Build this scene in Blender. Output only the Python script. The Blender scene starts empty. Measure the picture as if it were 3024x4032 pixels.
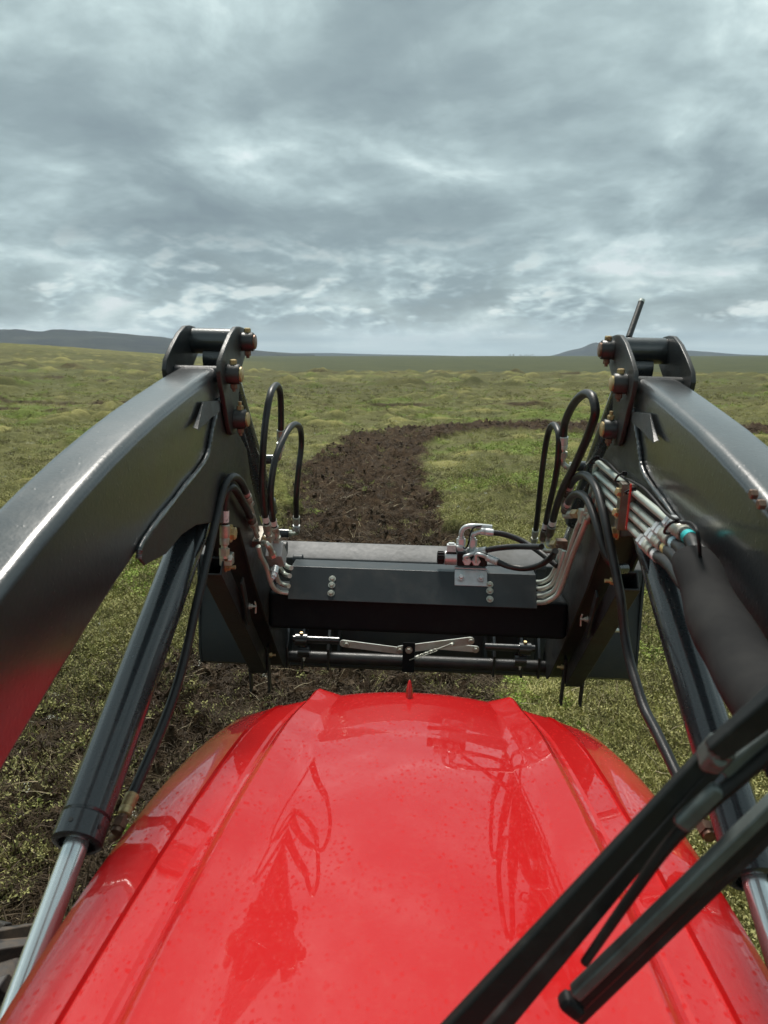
import bpy, math, random
import numpy as np
from mathutils import Vector, Matrix

# ------------------------------------------------------------------ camera, sky, sun, exposure
scene = bpy.context.scene
EYE = Vector((0, 0, 2.15))
cam_d = bpy.data.cameras.new('camera'); cam = bpy.data.objects.new('camera', cam_d)
scene.collection.objects.link(cam); scene.camera = cam
cam.location = EYE
cam.rotation_euler = (math.radians(90 - 11.45), 0, math.radians(3.0))
cam_d.sensor_fit = 'VERTICAL'; cam_d.sensor_height = 34.6; cam_d.lens = 26.0
cam_d.clip_start = 0.05; cam_d.clip_end = 40000
cam_d.dof.use_dof = True; cam_d.dof.focus_distance = 3.6; cam_d.dof.aperture_fstop = 7.5

SKY_A, SKY_B = (6.1, 5.5, 0), (8.4, 4.1, 0)      # where the thick and thin parts of the cloud deck lie
SUN_EL, SUN_AZ = 62.0, -10.0          # veiled sun, high and ahead
def nn(nt, t, **kw):
    n = nt.nodes.new(t)
    for k, v in kw.items():
        if k.startswith('i_'):
            key = k[2:]
            n.inputs[int(key) if key.isdigit() else key.replace('_', ' ')].default_value = v
        else: setattr(n, k, v)
    return n
def mth(nt, op, a, b=None, c=None, clamp=False):
    n = nt.nodes.new('ShaderNodeMath'); n.operation = op; n.use_clamp = clamp
    for i, v in enumerate((a, b, c)):
        if v is None: continue
        if isinstance(v, (int, float)): n.inputs[i].default_value = v
        else: nt.links.new(v, n.inputs[i])
    return n.outputs[0]
def ramp(nt, fac, stops, interp='LINEAR'):
    r = nt.nodes.new('ShaderNodeValToRGB'); r.color_ramp.interpolation = interp
    el = r.color_ramp.elements
    while len(el) < len(stops): el.new(0.5)
    for e, (p, c) in zip(el, stops):
        e.position = p; e.color = tuple(c) + (1,) if len(c) == 3 else c
    nt.links.new(fac, r.inputs[0]); return r.outputs[0]
def mixc(nt, fac, a, b, blend='MIX'):
    n = nt.nodes.new('ShaderNodeMix'); n.data_type = 'RGBA'; n.blend_type = blend
    for sock, v in ((n.inputs['Factor'], fac), (n.inputs['A'], a), (n.inputs['B'], b)) if False else ((n.inputs[0], fac), (n.inputs[6], a), (n.inputs[7], b)):
        if isinstance(v, (int, float)): sock.default_value = v
        elif isinstance(v, tuple): sock.default_value = tuple(v) + ((1,) if len(v) == 3 else ())
        else: nt.links.new(v, sock)
    return n.outputs[2]

world = bpy.data.worlds.new('World'); scene.world = world; world.use_nodes = True
def build_world():
    nt = world.node_tree; nt.nodes.clear(); L = nt.links.new
    out = nn(nt, 'ShaderNodeOutputWorld'); bg = nn(nt, 'ShaderNodeBackground')
    sky = nn(nt, 'ShaderNodeTexSky'); sky.sky_type = 'NISHITA'; sky.sun_disc = False
    sky.sun_elevation = math.radians(SUN_EL); sky.sun_rotation = math.radians(SUN_AZ)
    tc = nn(nt, 'ShaderNodeTexCoord'); sep = nn(nt, 'ShaderNodeSeparateXYZ'); L(tc.outputs['Generated'], sep.inputs[0])
    X, Y, Z = sep.outputs
    zz = mth(nt, 'MAXIMUM', Z, 0.0)
    # the cloud deck is a layer overhead: the view direction is carried on to its height
    den = mth(nt, 'ADD', zz, 0.30)
    px = mth(nt, 'DIVIDE', X, den); py = mth(nt, 'DIVIDE', Y, den)
    cp = nn(nt, 'ShaderNodeCombineXYZ'); L(px, cp.inputs[0]); L(py, cp.inputs[1]); cp.inputs[2].default_value = 3.7
    def noise(vec, scale, detail, rough, dist=0.0, lac=2.0, loc=(0, 0, 0), sc=(1, 1, 1), rz=0.0):
        mp = nn(nt, 'ShaderNodeMapping'); mp.inputs['Location'].default_value = loc; mp.inputs['Scale'].default_value = sc
        mp.inputs['Rotation'].default_value = (0, 0, rz); L(vec, mp.inputs[0])
        n = nn(nt, 'ShaderNodeTexNoise'); n.inputs['Scale'].default_value = scale; n.inputs['Detail'].default_value = detail
        n.inputs['Roughness'].default_value = rough; n.inputs['Distortion'].default_value = dist; n.inputs['Lacunarity'].default_value = lac
        L(mp.outputs[0], n.inputs['Vector']); return n.outputs[0]
    wob = noise(cp.outputs[0], 1.3, 3, 0.5, 0.0, loc=(2.0, 5.0, 0))
    wv = nn(nt, 'ShaderNodeCombineXYZ'); L(mth(nt, 'MULTIPLY_ADD', wob, 0.30, px), wv.inputs[0]); L(mth(nt, 'MULTIPLY_ADD', wob, -0.22, py), wv.inputs[1]); wv.inputs[2].default_value = 3.7
    big = noise(wv.outputs[0], 1.05, 2, 0.5, 0.1, loc=SKY_A, rz=0.30)
    mid = noise(wv.outputs[0], 2.6, 7, 0.54, 0.15, loc=SKY_B, rz=0.20)
    fine = noise(wv.outputs[0], 8.5, 6, 0.56, 0.1, loc=(7.3, 1.9, 1), rz=0.2)
    thick = mth(nt, 'ADD', mth(nt, 'ADD', mth(nt, 'MULTIPLY', big, 0.46), mth(nt, 'MULTIPLY', mid, 0.46)), mth(nt, 'MULTIPLY', fine, 0.12))
    deck = ramp(nt, thick, [(0.41, (1.0, 1.0, 1.0)), (0.44, (0.82, 0.89, 0.88)), (0.47, (0.61, 0.69, 0.69)), (0.51, (0.455, 0.525, 0.53)), (0.56, (0.335, 0.39, 0.40)), (0.64, (0.25, 0.295, 0.31))])
    deck = mixc(nt, 1.0, deck, ramp(nt, Z, [(0.02, (0.80, 0.80, 0.81)), (0.14, (0.80, 0.81, 0.83)), (0.32, (1, 1, 1))]), 'MULTIPLY')
    # heaped clouds standing low over the horizon, seen from the side
    az = mth(nt, 'ARCTAN2', X, Y)
    cs = nn(nt, 'ShaderNodeCombineXYZ'); L(az, cs.inputs[0]); L(mth(nt, 'MULTIPLY', Z, 2.4), cs.inputs[1]); cs.inputs[2].default_value = 1.1
    def billow(loc):
        mp = nn(nt, 'ShaderNodeMapping'); mp.inputs['Location'].default_value = loc; L(cs.outputs[0], mp.inputs[0]); tot = noise(mp.outputs[0], 4.5, 2, 0.5)
        for sc_, am in ((7, 0.62), (16, 0.34), (37, 0.20), (85, 0.11)):      # rounded heads within rounded heads
            tot = mth(nt, 'MULTIPLY_ADD', mth(nt, 'ABSOLUTE', mth(nt, 'SUBTRACT', noise(mp.outputs[0], sc_, 0, 0.5, loc=(sc_, 0, 0)), 0.5)), am, tot)
        return tot
    puff = billow((0.9, 0.35, 0.2)); puff_up = billow((0.888, 0.372, 0.2))
    lit = mth(nt, 'MULTIPLY_ADD', mth(nt, 'SUBTRACT', puff, puff_up), 5.5, 0.38)
    heap = ramp(nt, lit, [(0.05, (0.25, 0.31, 0.345)), (0.40, (0.42, 0.50, 0.535)), (0.70, (0.70, 0.775, 0.79)), (1.0, (1.0, 1.0, 0.98))])
    low = ramp(nt, Z, [(0.0, (0, 0, 0)), (0.018, (0, 0, 0)), (0.030, (1, 1, 1)), (0.065, (0.85, 0.85, 0.85)), (0.16, (0, 0, 0))])
    hm = mth(nt, 'MULTIPLY', low, ramp(nt, puff, [(0.56, (0, 0, 0)), (0.66, (1, 1, 1))]))
    col = mixc(nt, mth(nt, 'MULTIPLY', hm, 0.85), deck, heap)
    # clear strip under the far edge of the deck
    strip = ramp(nt, Z, [(0.0, (1, 1, 1)), (0.012, (0.9, 0.9, 0.9)), (0.045, (0, 0, 0))])
    streak = noise(cs.outputs[0], 3.0, 6, 0.55, 0.2, loc=(3, 0, 0), sc=(1, 9, 1))
    scol = ramp(nt, streak, [(0.35, (0.50, 0.60, 0.645)), (0.65, (0.80, 0.87, 0.88))])
    col = mixc(nt, mth(nt, 'MULTIPLY', strip, 0.8), col, scol)
    skyk = nn(nt, 'ShaderNodeVectorMath', operation='SCALE'); L(sky.outputs[0], skyk.inputs[0]); skyk.inputs['Scale'].default_value = 0.10
    col = mixc(nt, 1.0, col, (0.915, 1.0, 0.985), 'MULTIPLY')
    col = mixc(nt, 0.9, skyk.outputs[0], col)
    L(col, bg.inputs['Color']); bg.inputs['Strength'].default_value = 1.0
    L(bg.outputs[0], out.inputs['Surface'])
    world.cycles.sampling_method = 'MANUAL'; world.cycles.sample_map_resolution = 256
build_world()
sd = bpy.data.lights.new('sun', 'SUN'); sun = bpy.data.objects.new('sun', sd); scene.collection.objects.link(sun)
sd.energy = 4.2; sd.angle = math.radians(14); sd.color = (1.0, 0.95, 0.87)
_a, _e = math.radians(SUN_AZ), math.radians(SUN_EL)
sun.rotation_euler = Vector((math.sin(_a) * math.cos(_e), math.cos(_a) * math.cos(_e), math.sin(_e))).to_track_quat('Z', 'Y').to_euler()
sun.location = (0, 0, 30)
vs = scene.view_settings; vs.view_transform = 'Standard'; vs.look = 'None'; vs.gamma = 1; vs.exposure = 0.08; vs.use_curve_mapping = False
cy_ = scene.cycles; cy_.max_bounces = 5; cy_.diffuse_bounces = 2; cy_.glossy_bounces = 3; cy_.transmission_bounces = 2; cy_.volume_bounces = 0; cy_.use_adaptive_sampling = True; cy_.adaptive_threshold = 0.02

random.seed(4); rng = np.random.default_rng(11)
COL = scene.collection
# the tractor stands with its right wheels lower: a roll about the driver's eye
TILT = Matrix.Translation(EYE) @ Matrix.Rotation(math.radians(1.3), 4, 'Y') @ Matrix.Translation(-EYE)
machine = []

# ------------------------------------------------------------------ materials
MATS = {}
def principled(name, base, rough=0.5, metal=0.0, coat=0.0, spec=0.5):
    m = bpy.data.materials.new(name); m.use_nodes = True; nt = m.node_tree
    b = nt.nodes['Principled BSDF']; b.inputs['Base Color'].default_value = (*base, 1)
    b.inputs['Roughness'].default_value = rough; b.inputs['Metallic'].default_value = metal
    b.inputs['Coat Weight'].default_value = coat; b.inputs['Coat Roughness'].default_value = 0.20 if name.startswith('loader') else 0.06
    if name == 'loader_paint': b.inputs['Coat IOR'].default_value = 1.52
    b.inputs['Specular IOR Level'].default_value = spec
    MATS[name] = m; return m, nt, b
def tex(nt, scale, detail=4, rough=0.55, kind='Object', sc=(1, 1, 1)):
    tc = nn(nt, 'ShaderNodeTexCoord'); mp = nn(nt, 'ShaderNodeMapping'); mp.inputs['Scale'].default_value = sc
    nt.links.new(tc.outputs[kind], mp.inputs[0])
    n = nn(nt, 'ShaderNodeTexNoise'); n.inputs['Scale'].default_value = scale; n.inputs['Detail'].default_value = detail; n.inputs['Roughness'].default_value = rough
    nt.links.new(mp.outputs[0], n.inputs['Vector']); return n.outputs[0]
def bump(nt, b, h, strength=0.3, dist=0.002, coat=False):
    n = nn(nt, 'ShaderNodeBump'); n.inputs['Strength'].default_value = strength; n.inputs['Distance'].default_value = dist
    nt.links.new(h, n.inputs['Height']); nt.links.new(n.outputs[0], b.inputs['Normal'])
    if coat: nt.links.new(n.outputs[0], b.inputs['Coat Normal'])
def worn(name, base, dirt, rough=0.3, rough2=0.6, metal=0.0, coat=0.0, peel=0.15, lo=0.5, hi=0.75, dscale=6, peel_scale=140, spec=0.5, specks=0):
    m, nt, b = principled(name, base, rough, metal, coat, spec)
    d = tex(nt, dscale, 8, 0.65); f = ramp(nt, d, [(lo, (0, 0, 0)), (hi, (1, 1, 1))])
    nt.links.new(mixc(nt, f, base, dirt), b.inputs['Base Color'])
    sm = tex(nt, 45, 3, 0.6)
    r = mth(nt, 'MULTIPLY_ADD', f, rough2 - rough, mth(nt, 'MULTIPLY_ADD', sm, 0.14, rough - 0.07))
    nt.links.new(r, b.inputs['Roughness'])
    if peel:
        h = tex(nt, peel_scale, 2, 0.5)
        if specks:       # dried drops and grit standing on the paint
            tc = nn(nt, 'ShaderNodeTexCoord'); v = nn(nt, 'ShaderNodeTexVoronoi'); v.inputs['Scale'].default_value = specks; nt.links.new(tc.outputs['Object'], v.inputs['Vector'])
            dot = mth(nt, 'MULTIPLY', ramp(nt, v.outputs['Distance'], [(0.10, (1, 1, 1)), (0.22, (0, 0, 0))]), ramp(nt, v.outputs['Color'], [(0.55, (0, 0, 0)), (0.60, (1, 1, 1))]))
            h = mth(nt, 'MULTIPLY_ADD', dot, 0.9, h)
        bump(nt, b, h, peel, 0.0012)
    return m
worn('cover_paint', (0.020, 0.025, 0.028), (0.040, 0.042, 0.040), 0.36, 0.5, peel=0.15, dscale=7)
worn('loader_paint', (0.020, 0.024, 0.027), (0.052, 0.052, 0.047), 0.34, 0.5, coat=1.0, peel=0.42, specks=75, lo=0.52, hi=0.85, dscale=7)
worn('loader_paint_rough', (0.020, 0.023, 0.025), (0.050, 0.047, 0.038), 0.40, 0.62, peel=0.5, lo=0.45, hi=0.8, dscale=9, peel_scale=190)
worn('tube_paint', (0.007, 0.010, 0.012), (0.014, 0.017, 0.017), 0.6, 0.75, peel=0.3, spec=0.12, dscale=9)
worn('cylinder_paint', (0.024, 0.029, 0.033), (0.05, 0.05, 0.045), 0.28, 0.3, coat=0.7, peel=0.10, lo=0.6, hi=0.9, dscale=12, peel_scale=170)
worn('bucket_paint', (0.030, 0.037, 0.042), (0.060, 0.057, 0.048), 0.55, 0.75, peel=0.25, lo=0.48, hi=0.8, dscale=5)
worn('rubber_hose', (0.014, 0.015, 0.016), (0.045, 0.043, 0.040), 0.42, 0.6, peel=0.3, lo=0.5, hi=0.85, dscale=18, peel_scale=300)
worn('zinc_steel', (0.52, 0.55, 0.49), (0.30, 0.25, 0.17), 0.36, 0.5, metal=0.55, peel=0.1, lo=0.45, hi=0.8, dscale=25)
worn('yellow_zinc', (0.56, 0.45, 0.22), (0.25, 0.13, 0.08), 0.38, 0.6, metal=0.5, peel=0.1, lo=0.45, hi=0.75, dscale=40)
worn('pipe_steel', (0.52, 0.58, 0.52), (0.36, 0.37, 0.31), 0.38, 0.5, metal=0.35, peel=0.08, lo=0.5, hi=0.85, dscale=14)
worn('dull_pipe', (0.20, 0.185, 0.16), (0.10, 0.08, 0.06), 0.38, 0.6, metal=0.7, peel=0.1, lo=0.4, hi=0.8, dscale=16)
worn('ferrule_steel', (0.46, 0.49, 0.43), (0.26, 0.22, 0.17), 0.36, 0.5, metal=0.35, peel=0.15, lo=0.42, hi=0.75, dscale=40, peel_scale=220)
worn('bright_zinc', (0.60, 0.63, 0.64), (0.40, 0.40, 0.38), 0.34, 0.45, metal=0.4, peel=0.08, lo=0.5, hi=0.85, dscale=20)
worn('galvanised', (0.58, 0.63, 0.60), (0.40, 0.40, 0.33), 0.42, 0.6, metal=0.25, peel=0.1, lo=0.45, hi=0.8, dscale=18)
worn('aluminium_block', (0.55, 0.56, 0.56), (0.34, 0.33, 0.31), 0.40, 0.5, metal=0.5, peel=0.05, lo=0.5, hi=0.85, dscale=25)
worn('copper_wear', (0.26, 0.16, 0.11), (0.12, 0.07, 0.055), 0.4, 0.6, metal=0.6, peel=0.2, lo=0.4, hi=0.7, dscale=50)
worn('black_plastic', (0.010, 0.010, 0.011), (0.028, 0.028, 0.027), 0.55, 0.65, peel=0.1, spec=0.25, dscale=20)
worn('wiper_plastic', (0.010, 0.011, 0.011), (0.040, 0.039, 0.034), 0.48, 0.65, peel=0.3, spec=0.3, lo=0.5, hi=0.85, dscale=16, peel_scale=260)
worn('wiper_rubber', (0.007, 0.007, 0.007), (0.030, 0.030, 0.028), 0.6, 0.8, peel=0.2, dscale=25)
worn('wiper_metal', (0.12, 0.14, 0.135), (0.06, 0.06, 0.055), 0.40, 0.5, metal=0.4, peel=0.1, dscale=14)
worn('tyre_rubber', (0.022, 0.022, 0.023), (0.11, 0.085, 0.062), 0.6, 0.85, peel=0.4, lo=0.45, hi=0.62, dscale=9)
worn('rim_paint', (0.42, 0.43, 0.42), (0.14, 0.11, 0.08), 0.4, 0.8, peel=0.1, lo=0.45, hi=0.7, dscale=8)
worn('chassis_iron', (0.03, 0.03, 0.032), (0.08, 0.065, 0.05), 0.5, 0.8, peel=0.4, dscale=8)
worn('red_paint_bit', (0.50, 0.012, 0.010), (0.20, 0.02, 0.02), 0.35, 0.5, peel=0.05, dscale=20)
for n_, c_ in (('band_white', (0.72, 0.72, 0.72)), ('band_pink', (0.62, 0.42, 0.42)), ('band_cyan', (0.02, 0.50, 0.52)), ('band_pale_blue', (0.36, 0.58, 0.66)), ('band_yellow', (0.62, 0.52, 0.22)), ('clear_plastic', (0.62, 0.66, 0.66)), ('ink', (0.02, 0.02, 0.02))):
    worn(n_, c_, tuple(x * 0.6 for x in c_), 0.45, 0.6, peel=0.0, dscale=60)
def chrome():
    m, nt, b = principled('chrome', (0.92, 0.96, 0.96), 0.05, 0.78)
    nt.links.new(mth(nt, 'MULTIPLY_ADD', tex(nt, 30, 5, sc=(1, 0.2, 1)), 0.16, 0.12), b.inputs['Roughness'])
chrome()
def red():
    m, nt, b = principled('hood_red', (0.48, 0.005, 0.006), 0.5, 0.0, 1.0, spec=0.1)
    tc = nn(nt, 'ShaderNodeTexCoord')
    def drops(scale, lo, hi, rnd):
        v = nn(nt, 'ShaderNodeTexVoronoi'); v.inputs['Scale'].default_value = scale; v.inputs['Randomness'].default_value = 1
        mp = nn(nt, 'ShaderNodeMapping'); mp.inputs['Scale'].default_value = (1, 0.62, 1); nt.links.new(tc.outputs['Object'], mp.inputs[0])
        nt.links.new(mp.outputs[0], v.inputs['Vector'])
        sel = ramp(nt, v.outputs['Color'], [(rnd, (0, 0, 0)), (rnd + 0.03, (1, 1, 1))])
        return mth(nt, 'MULTIPLY', ramp(nt, v.outputs['Distance'], [(lo, (1, 1, 1)), (hi, (0, 0, 0))]), sel)
    d1 = drops(88, 0.18, 0.30, 0.35); d2 = drops(150, 0.18, 0.32, 0.35); d3 = drops(30, 0.06, 0.10, 0.6)
    patch = ramp(nt, tex(nt, 5, 4), [(0.34, (0.2, 0.2, 0.2)), (0.55, (1, 1, 1))])
    d = mth(nt, 'MINIMUM', mth(nt, 'ADD', mth(nt, 'ADD', mth(nt, 'MULTIPLY', d1, patch), mth(nt, 'MULTIPLY', d2, mth(nt, 'MULTIPLY', patch, 0.7))), d3), 1.0)
    haze = tex(nt, 9, 6, 0.6)
    nt.links.new(mth(nt, 'MULTIPLY_ADD', haze, 0.03, mth(nt, 'MULTIPLY_ADD', d, 0.25, 0.005)), b.inputs['Coat Roughness'])
    nt.links.new(mth(nt, 'MULTIPLY_ADD', d, -0.8, 1.0), b.inputs['Coat Weight'])
    dust = ramp(nt, tex(nt, 60, 6, 0.7), [(0.5, (0, 0, 0)), (0.8, (1, 1, 1))])
    nt.links.new(mixc(nt, mth(nt, 'MULTIPLY', dust, 0.10), (0.48, 0.005, 0.006), (0.50, 0.14, 0.10)), b.inputs['Base Color'])
    h = mth(nt, 'ADD', mth(nt, 'MULTIPLY', d, 1.0), mth(nt, 'MULTIPLY', tex(nt, 18, 1), 0.35))
    n = nn(nt, 'ShaderNodeBump'); n.inputs['Strength'].default_value = 0.25; n.inputs['Distance'].default_value = 0.0006
    nt.links.new(h, n.inputs['Height']); nt.links.new(n.outputs[0], b.inputs['Coat Normal'])
red()
def fabric():
    m, nt, b = principled('sleeve_fabric', (0.020, 0.020, 0.021), 0.85, spec=0.2)
    w = nn(nt, 'ShaderNodeTexWave'); w.inputs['Scale'].default_value = 170; w.inputs['Distortion'].default_value = 0.6; w.bands_direction = 'DIAGONAL'
    tc = nn(nt, 'ShaderNodeTexCoord'); nt.links.new(tc.outputs['Object'], w.inputs['Vector'])
    f = ramp(nt, tex(nt, 12, 6), [(0.4, (0, 0, 0)), (0.75, (1, 1, 1))])
    c = mixc(nt, f, (0.009, 0.009, 0.010), (0.026, 0.025, 0.024))
    nt.links.new(mixc(nt, mth(nt, 'MULTIPLY', w.outputs[1], 0.25), c, (0.036, 0.035, 0.034)), b.inputs['Base Color'])
    bump(nt, b, w.outputs[1], 0.25, 0.0008)
fabric()

# ------------------------------------------------------------------ mesh helpers
def V3(p): return np.array(p, float)
def unit(v): v = V3(v); return v / (np.linalg.norm(v) + 1e-12)
def frame(ax, up=(0, 0, 1)):
    a = unit(ax); u = V3(up)
    if abs(a @ u) > 0.95: u = V3((0, 1, 0)) if abs(a[1]) < 0.9 else V3((1, 0, 0))
    x = unit(np.cross(u, a)); y = np.cross(a, x); return x, y, a
def join(*ms):
    V, F, o = [], [], 0
    for v, f in ms:
        V += [tuple(p) for p in v]; F += [tuple(i + o for i in q) for q in f]; o += len(v)
    return V, F
def ring_loft(rings, cap=True, close=False):
    n = len(rings[0]); V = [tuple(p) for r in rings for p in r]; F = []
    m = len(rings)
    for i in range(m if close else m - 1):
        for j in range(n):
            a = i * n + j; b = i * n + (j + 1) % n; c = ((i + 1) % m) * n + (j + 1) % n; d = ((i + 1) % m) * n + j
            F.append((a, b, c, d))
    if cap and not close:
        F.append(tuple(range(n - 1, -1, -1))); F.append(tuple((m - 1) * n + j for j in range(n)))
    return V, F
def cyl(p0, p1, r0, r1=None, n=20, cap=True, ph=0.0):
    r1 = r0 if r1 is None else r1; p0, p1 = V3(p0), V3(p1); x, y, a = frame(p1 - p0)
    an = [2 * math.pi * k / n + ph for k in range(n)]
    return ring_loft([[p0 + r0 * (math.cos(t) * x + math.sin(t) * y) for t in an], [p1 + r1 * (math.cos(t) * x + math.sin(t) * y) for t in an]], cap)
def lathe(p0, ax, prof, n=24, cap=True):
    p0 = V3(p0); x, y, a = frame(ax); an = [2 * math.pi * k / n for k in range(n)]
    return ring_loft([[p0 + a * t + r * (math.cos(q) * x + math.sin(q) * y) for q in an] for t, r in prof], cap)
def box(c, s, ax=None):
    c = V3(c); X, Y, Z = (V3((1, 0, 0)), V3((0, 1, 0)), V3((0, 0, 1))) if ax is None else ax
    h = V3(s) / 2; V = []
    for i in (-1, 1):
        for j in (-1, 1):
            for k in (-1, 1): V.append(tuple(c + X * h[0] * i + Y * h[1] * j + Z * h[2] * k))
    return V, [(0, 1, 3, 2), (4, 6, 7, 5), (0, 4, 5, 1), (2, 3, 7, 6), (0, 2, 6, 4), (1, 5, 7, 3)]
def bar(p0, p1, w, h, up=(0, 0, 1), w1=None, h1=None):
    """box-section bar from p0 to p1, w across, h along `up`"""
    p0, p1 = V3(p0), V3(p1); x, y, a = frame(p1 - p0, up); w1 = w if w1 is None else w1; h1 = h if h1 is None else h1
    R = []
    for p, ww, hh in ((p0, w, h), (p1, w1, h1)):
        R.append([p + x * sx * ww / 2 + y * sy * hh / 2 for sx, sy in ((-1, -1), (1, -1), (1, 1), (-1, 1))])
    return ring_loft(R)
def prism(poly, x0, x1):
    """(Y,Z) outline extruded across X"""
    n = len(poly); V = [(x0, y, z) for y, z in poly] + [(x1, y, z) for y, z in poly]
    F = [tuple(range(n)), tuple(range(2 * n - 1, n - 1, -1))] + [(i, i + n, (i + 1) % n + n, (i + 1) % n) for i in range(n)]
    return V, F
def catmull(P, per=10):
    P = [V3(p) for p in P]
    if len(P) == 2: return [P[0] + (P[1] - P[0]) * t for t in np.linspace(0, 1, 3)]
    Q = [2 * P[0] - P[1]] + P + [2 * P[-1] - P[-2]]; out = []
    for i in range(1, len(Q) - 2):
        a, b, c, d = Q[i - 1:i + 3]
        t0 = 0; t1 = t0 + np.linalg.norm(b - a) ** .5 + 1e-9; t2 = t1 + np.linalg.norm(c - b) ** .5 + 1e-9; t3 = t2 + np.linalg.norm(d - c) ** .5 + 1e-9
        for k in range(per):
            t = t1 + (t2 - t1) * k / per
            A1 = (t1 - t) / (t1 - t0) * a + (t - t0) / (t1 - t0) * b; A2 = (t2 - t) / (t2 - t1) * b + (t - t1) / (t2 - t1) * c
            A3 = (t3 - t) / (t3 - t2) * c + (t - t2) / (t3 - t2) * d
            B1 = (t2 - t) / (t2 - t0) * A1 + (t - t0) / (t2 - t0) * A2; B2 = (t3 - t) / (t3 - t1) * A2 + (t - t1) / (t3 - t1) * A3
            out.append((t2 - t) / (t2 - t1) * B1 + (t - t1) / (t2 - t1) * B2)
    out.append(P[-1]); return out
def tube(path, r, n=12, rad=None):
    P = [V3(p) for p in path]; T = [unit(P[min(i + 1, len(P) - 1)] - P[max(i - 1, 0)]) for i in range(len(P))]
    x, y, _ = frame(T[0]); R = []
    for i, p in enumerate(P):
        x = unit(x - T[i] * (x @ T[i])); y = np.cross(T[i], x); rr = r if rad is None else rad(i / (len(P) - 1))
        rx, ry = rr if isinstance(rr, tuple) else (rr, rr)
        R.append([p + math.cos(q) * rx * x + math.sin(q) * ry * y for q in (2 * math.pi * k / n for k in range(n))])
    return ring_loft(R)
def obj(name, mesh, mat, parent=None, bevel=0.0, angle=40, seg=2, label=None, flat=False):
    v, f = mesh; me = bpy.data.meshes.new(name); me.from_pydata([tuple(map(float, p)) for p in v], [], f); me.update()
    me.materials.append(MATS[mat])
    if not flat:
        me.polygons.foreach_set('use_smooth', [True] * len(me.polygons)); me.set_sharp_from_angle(angle=math.radians(angle))
    o = bpy.data.objects.new(name, me); COL.objects.link(o)
    if bevel:
        b = o.modifiers.new('bevel', 'BEVEL'); b.width = bevel; b.segments = seg; b.limit_method = 'ANGLE'; b.angle_limit = math.radians(35); b.harden_normals = True
    if parent is not None: o.parent = parent
    if label: o['label'] = label
    return o
def thing(name, label, cat, loc=(0, 0, 0), group=None, tractor=True):
    o = bpy.data.objects.new(name, None); COL.objects.link(o); o.empty_display_size = 0.2
    o['label'] = label; o['category'] = cat
    if group: o['group'] = group
    if tractor: machine.append(o)
    return o
def hexbolt(p, ax, s, parent, mat='yellow_zinc', washer=True, h=None, shank=0.0, name='bolt'):
    """hex head of width s standing on p along ax"""
    p, a = V3(p), unit(ax); h = h or s * 0.62
    parts = []
    if washer: parts.append(cyl(p, p + a * s * 0.14, s * 0.80, n=18))
    q = p + a * (s * 0.141 if washer else 0)
    parts.append(lathe(q, a, [(0, s * 0.577), (h * 0.82, s * 0.577), (h, s * 0.46)], n=6))
    if shank: parts.append(cyl(q + a * h, q + a * (h + shank), s * 0.30, n=10))
    return obj(name, join(*parts), mat, parent, angle=30)
def along(path, d):
    """point and direction at distance d from the start of a path"""
    s = 0
    for i in range(len(path) - 1):
        l = np.linalg.norm(path[i + 1] - path[i])
        if s + l >= d: return path[i] + (path[i + 1] - path[i]) * ((d - s) / l), unit(path[i + 1] - path[i])
        s += l
    return path[-1], unit(path[-1] - path[-2])
def hose(pts, r, parent, start=None, end=None, per=9, mat='rubber_hose', name='hose'):
    """hydraulic hose; start/end = dict(ferrule, nut, band, elbow) fittings that belong to it"""
    path = catmull(pts, per); h = obj(name, tube(path, r, 12), mat, parent)
    for rev, e in ((False, start), (True, end)):
        if not e: continue
        P = path[::-1] if rev else path; p, t = P[0], unit(P[0] - P[1]); fl = e.get('len', 0.042); fr = r * 1.28
        fm = e.get('mat', 'ferrule_steel')
        obj('ferrule', lathe(p - t * 0.006, t, [(0, r * 1.05), (0.002, fr), (fl * 0.62, fr), (fl * 0.66, fr * 0.9), (fl * 0.72, fr), (fl, fr * 0.94), (fl + 0.002, fr * 0.7)], 16), fm, h)
        q = p + t * (fl - 0.006)
        if e.get('nut', True):
            obj('nut', join(cyl(q + t * 0.001, q + t * 0.010, r * 0.85, n=12), cyl(q + t * 0.010, q + t * 0.028, r * 1.36, n=6), cyl(q + t * 0.028, q + t * 0.036, r * 1.0, n=14)), e.get('nutmat', 'bright_zinc'), h, angle=30)
        if e.get('band'):
            c, t2 = along(P, e.get('at', 0.014)); obj('label_band', cyl(c, c + t2 * e.get('bl', 0.022), r * 1.06, n=16), e['band'], h)
        if e.get('elbow') is not None:
            pe = [q] + [V3(x) for x in e['elbow']]; obj('elbow', tube(catmull([q - t * 0.004] + pe[1:], 6), r * 0.72, 10), e.get('emat', 'ferrule_steel'), h)
    return h

# ------------------------------------------------------------------ setting: moor, ploughed strip, hills
def perlin(x, y, seed=0):
    x = np.asarray(x, float); y = np.asarray(y, float)
    xi = np.floor(x).astype(np.int64); yi = np.floor(y).astype(np.int64); xf = x - xi; yf = y - yi
    def g(ix, iy, dx, dy):
        h = (ix * 374761393 + iy * 668265263 + seed * 974634777) & 0x7fffffff
        h = ((h ^ (h >> 13)) * 1274126177) & 0x7fffffff; h = h ^ (h >> 16)
        a = (h & 0xffff) / 65536.0 * 2 * math.pi
        return np.cos(a) * dx + np.sin(a) * dy
    u = xf ** 3 * (xf * (xf * 6 - 15) + 10); v = yf ** 3 * (yf * (yf * 6 - 15) + 10)
    a = g(xi, yi, xf, yf); b = g(xi + 1, yi, xf - 1, yf); c = g(xi, yi + 1, xf, yf - 1); d = g(xi + 1, yi + 1, xf - 1, yf - 1)
    return (a + u * (b - a)) * (1 - v) + (c + u * (d - c)) * v * 1.0
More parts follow.
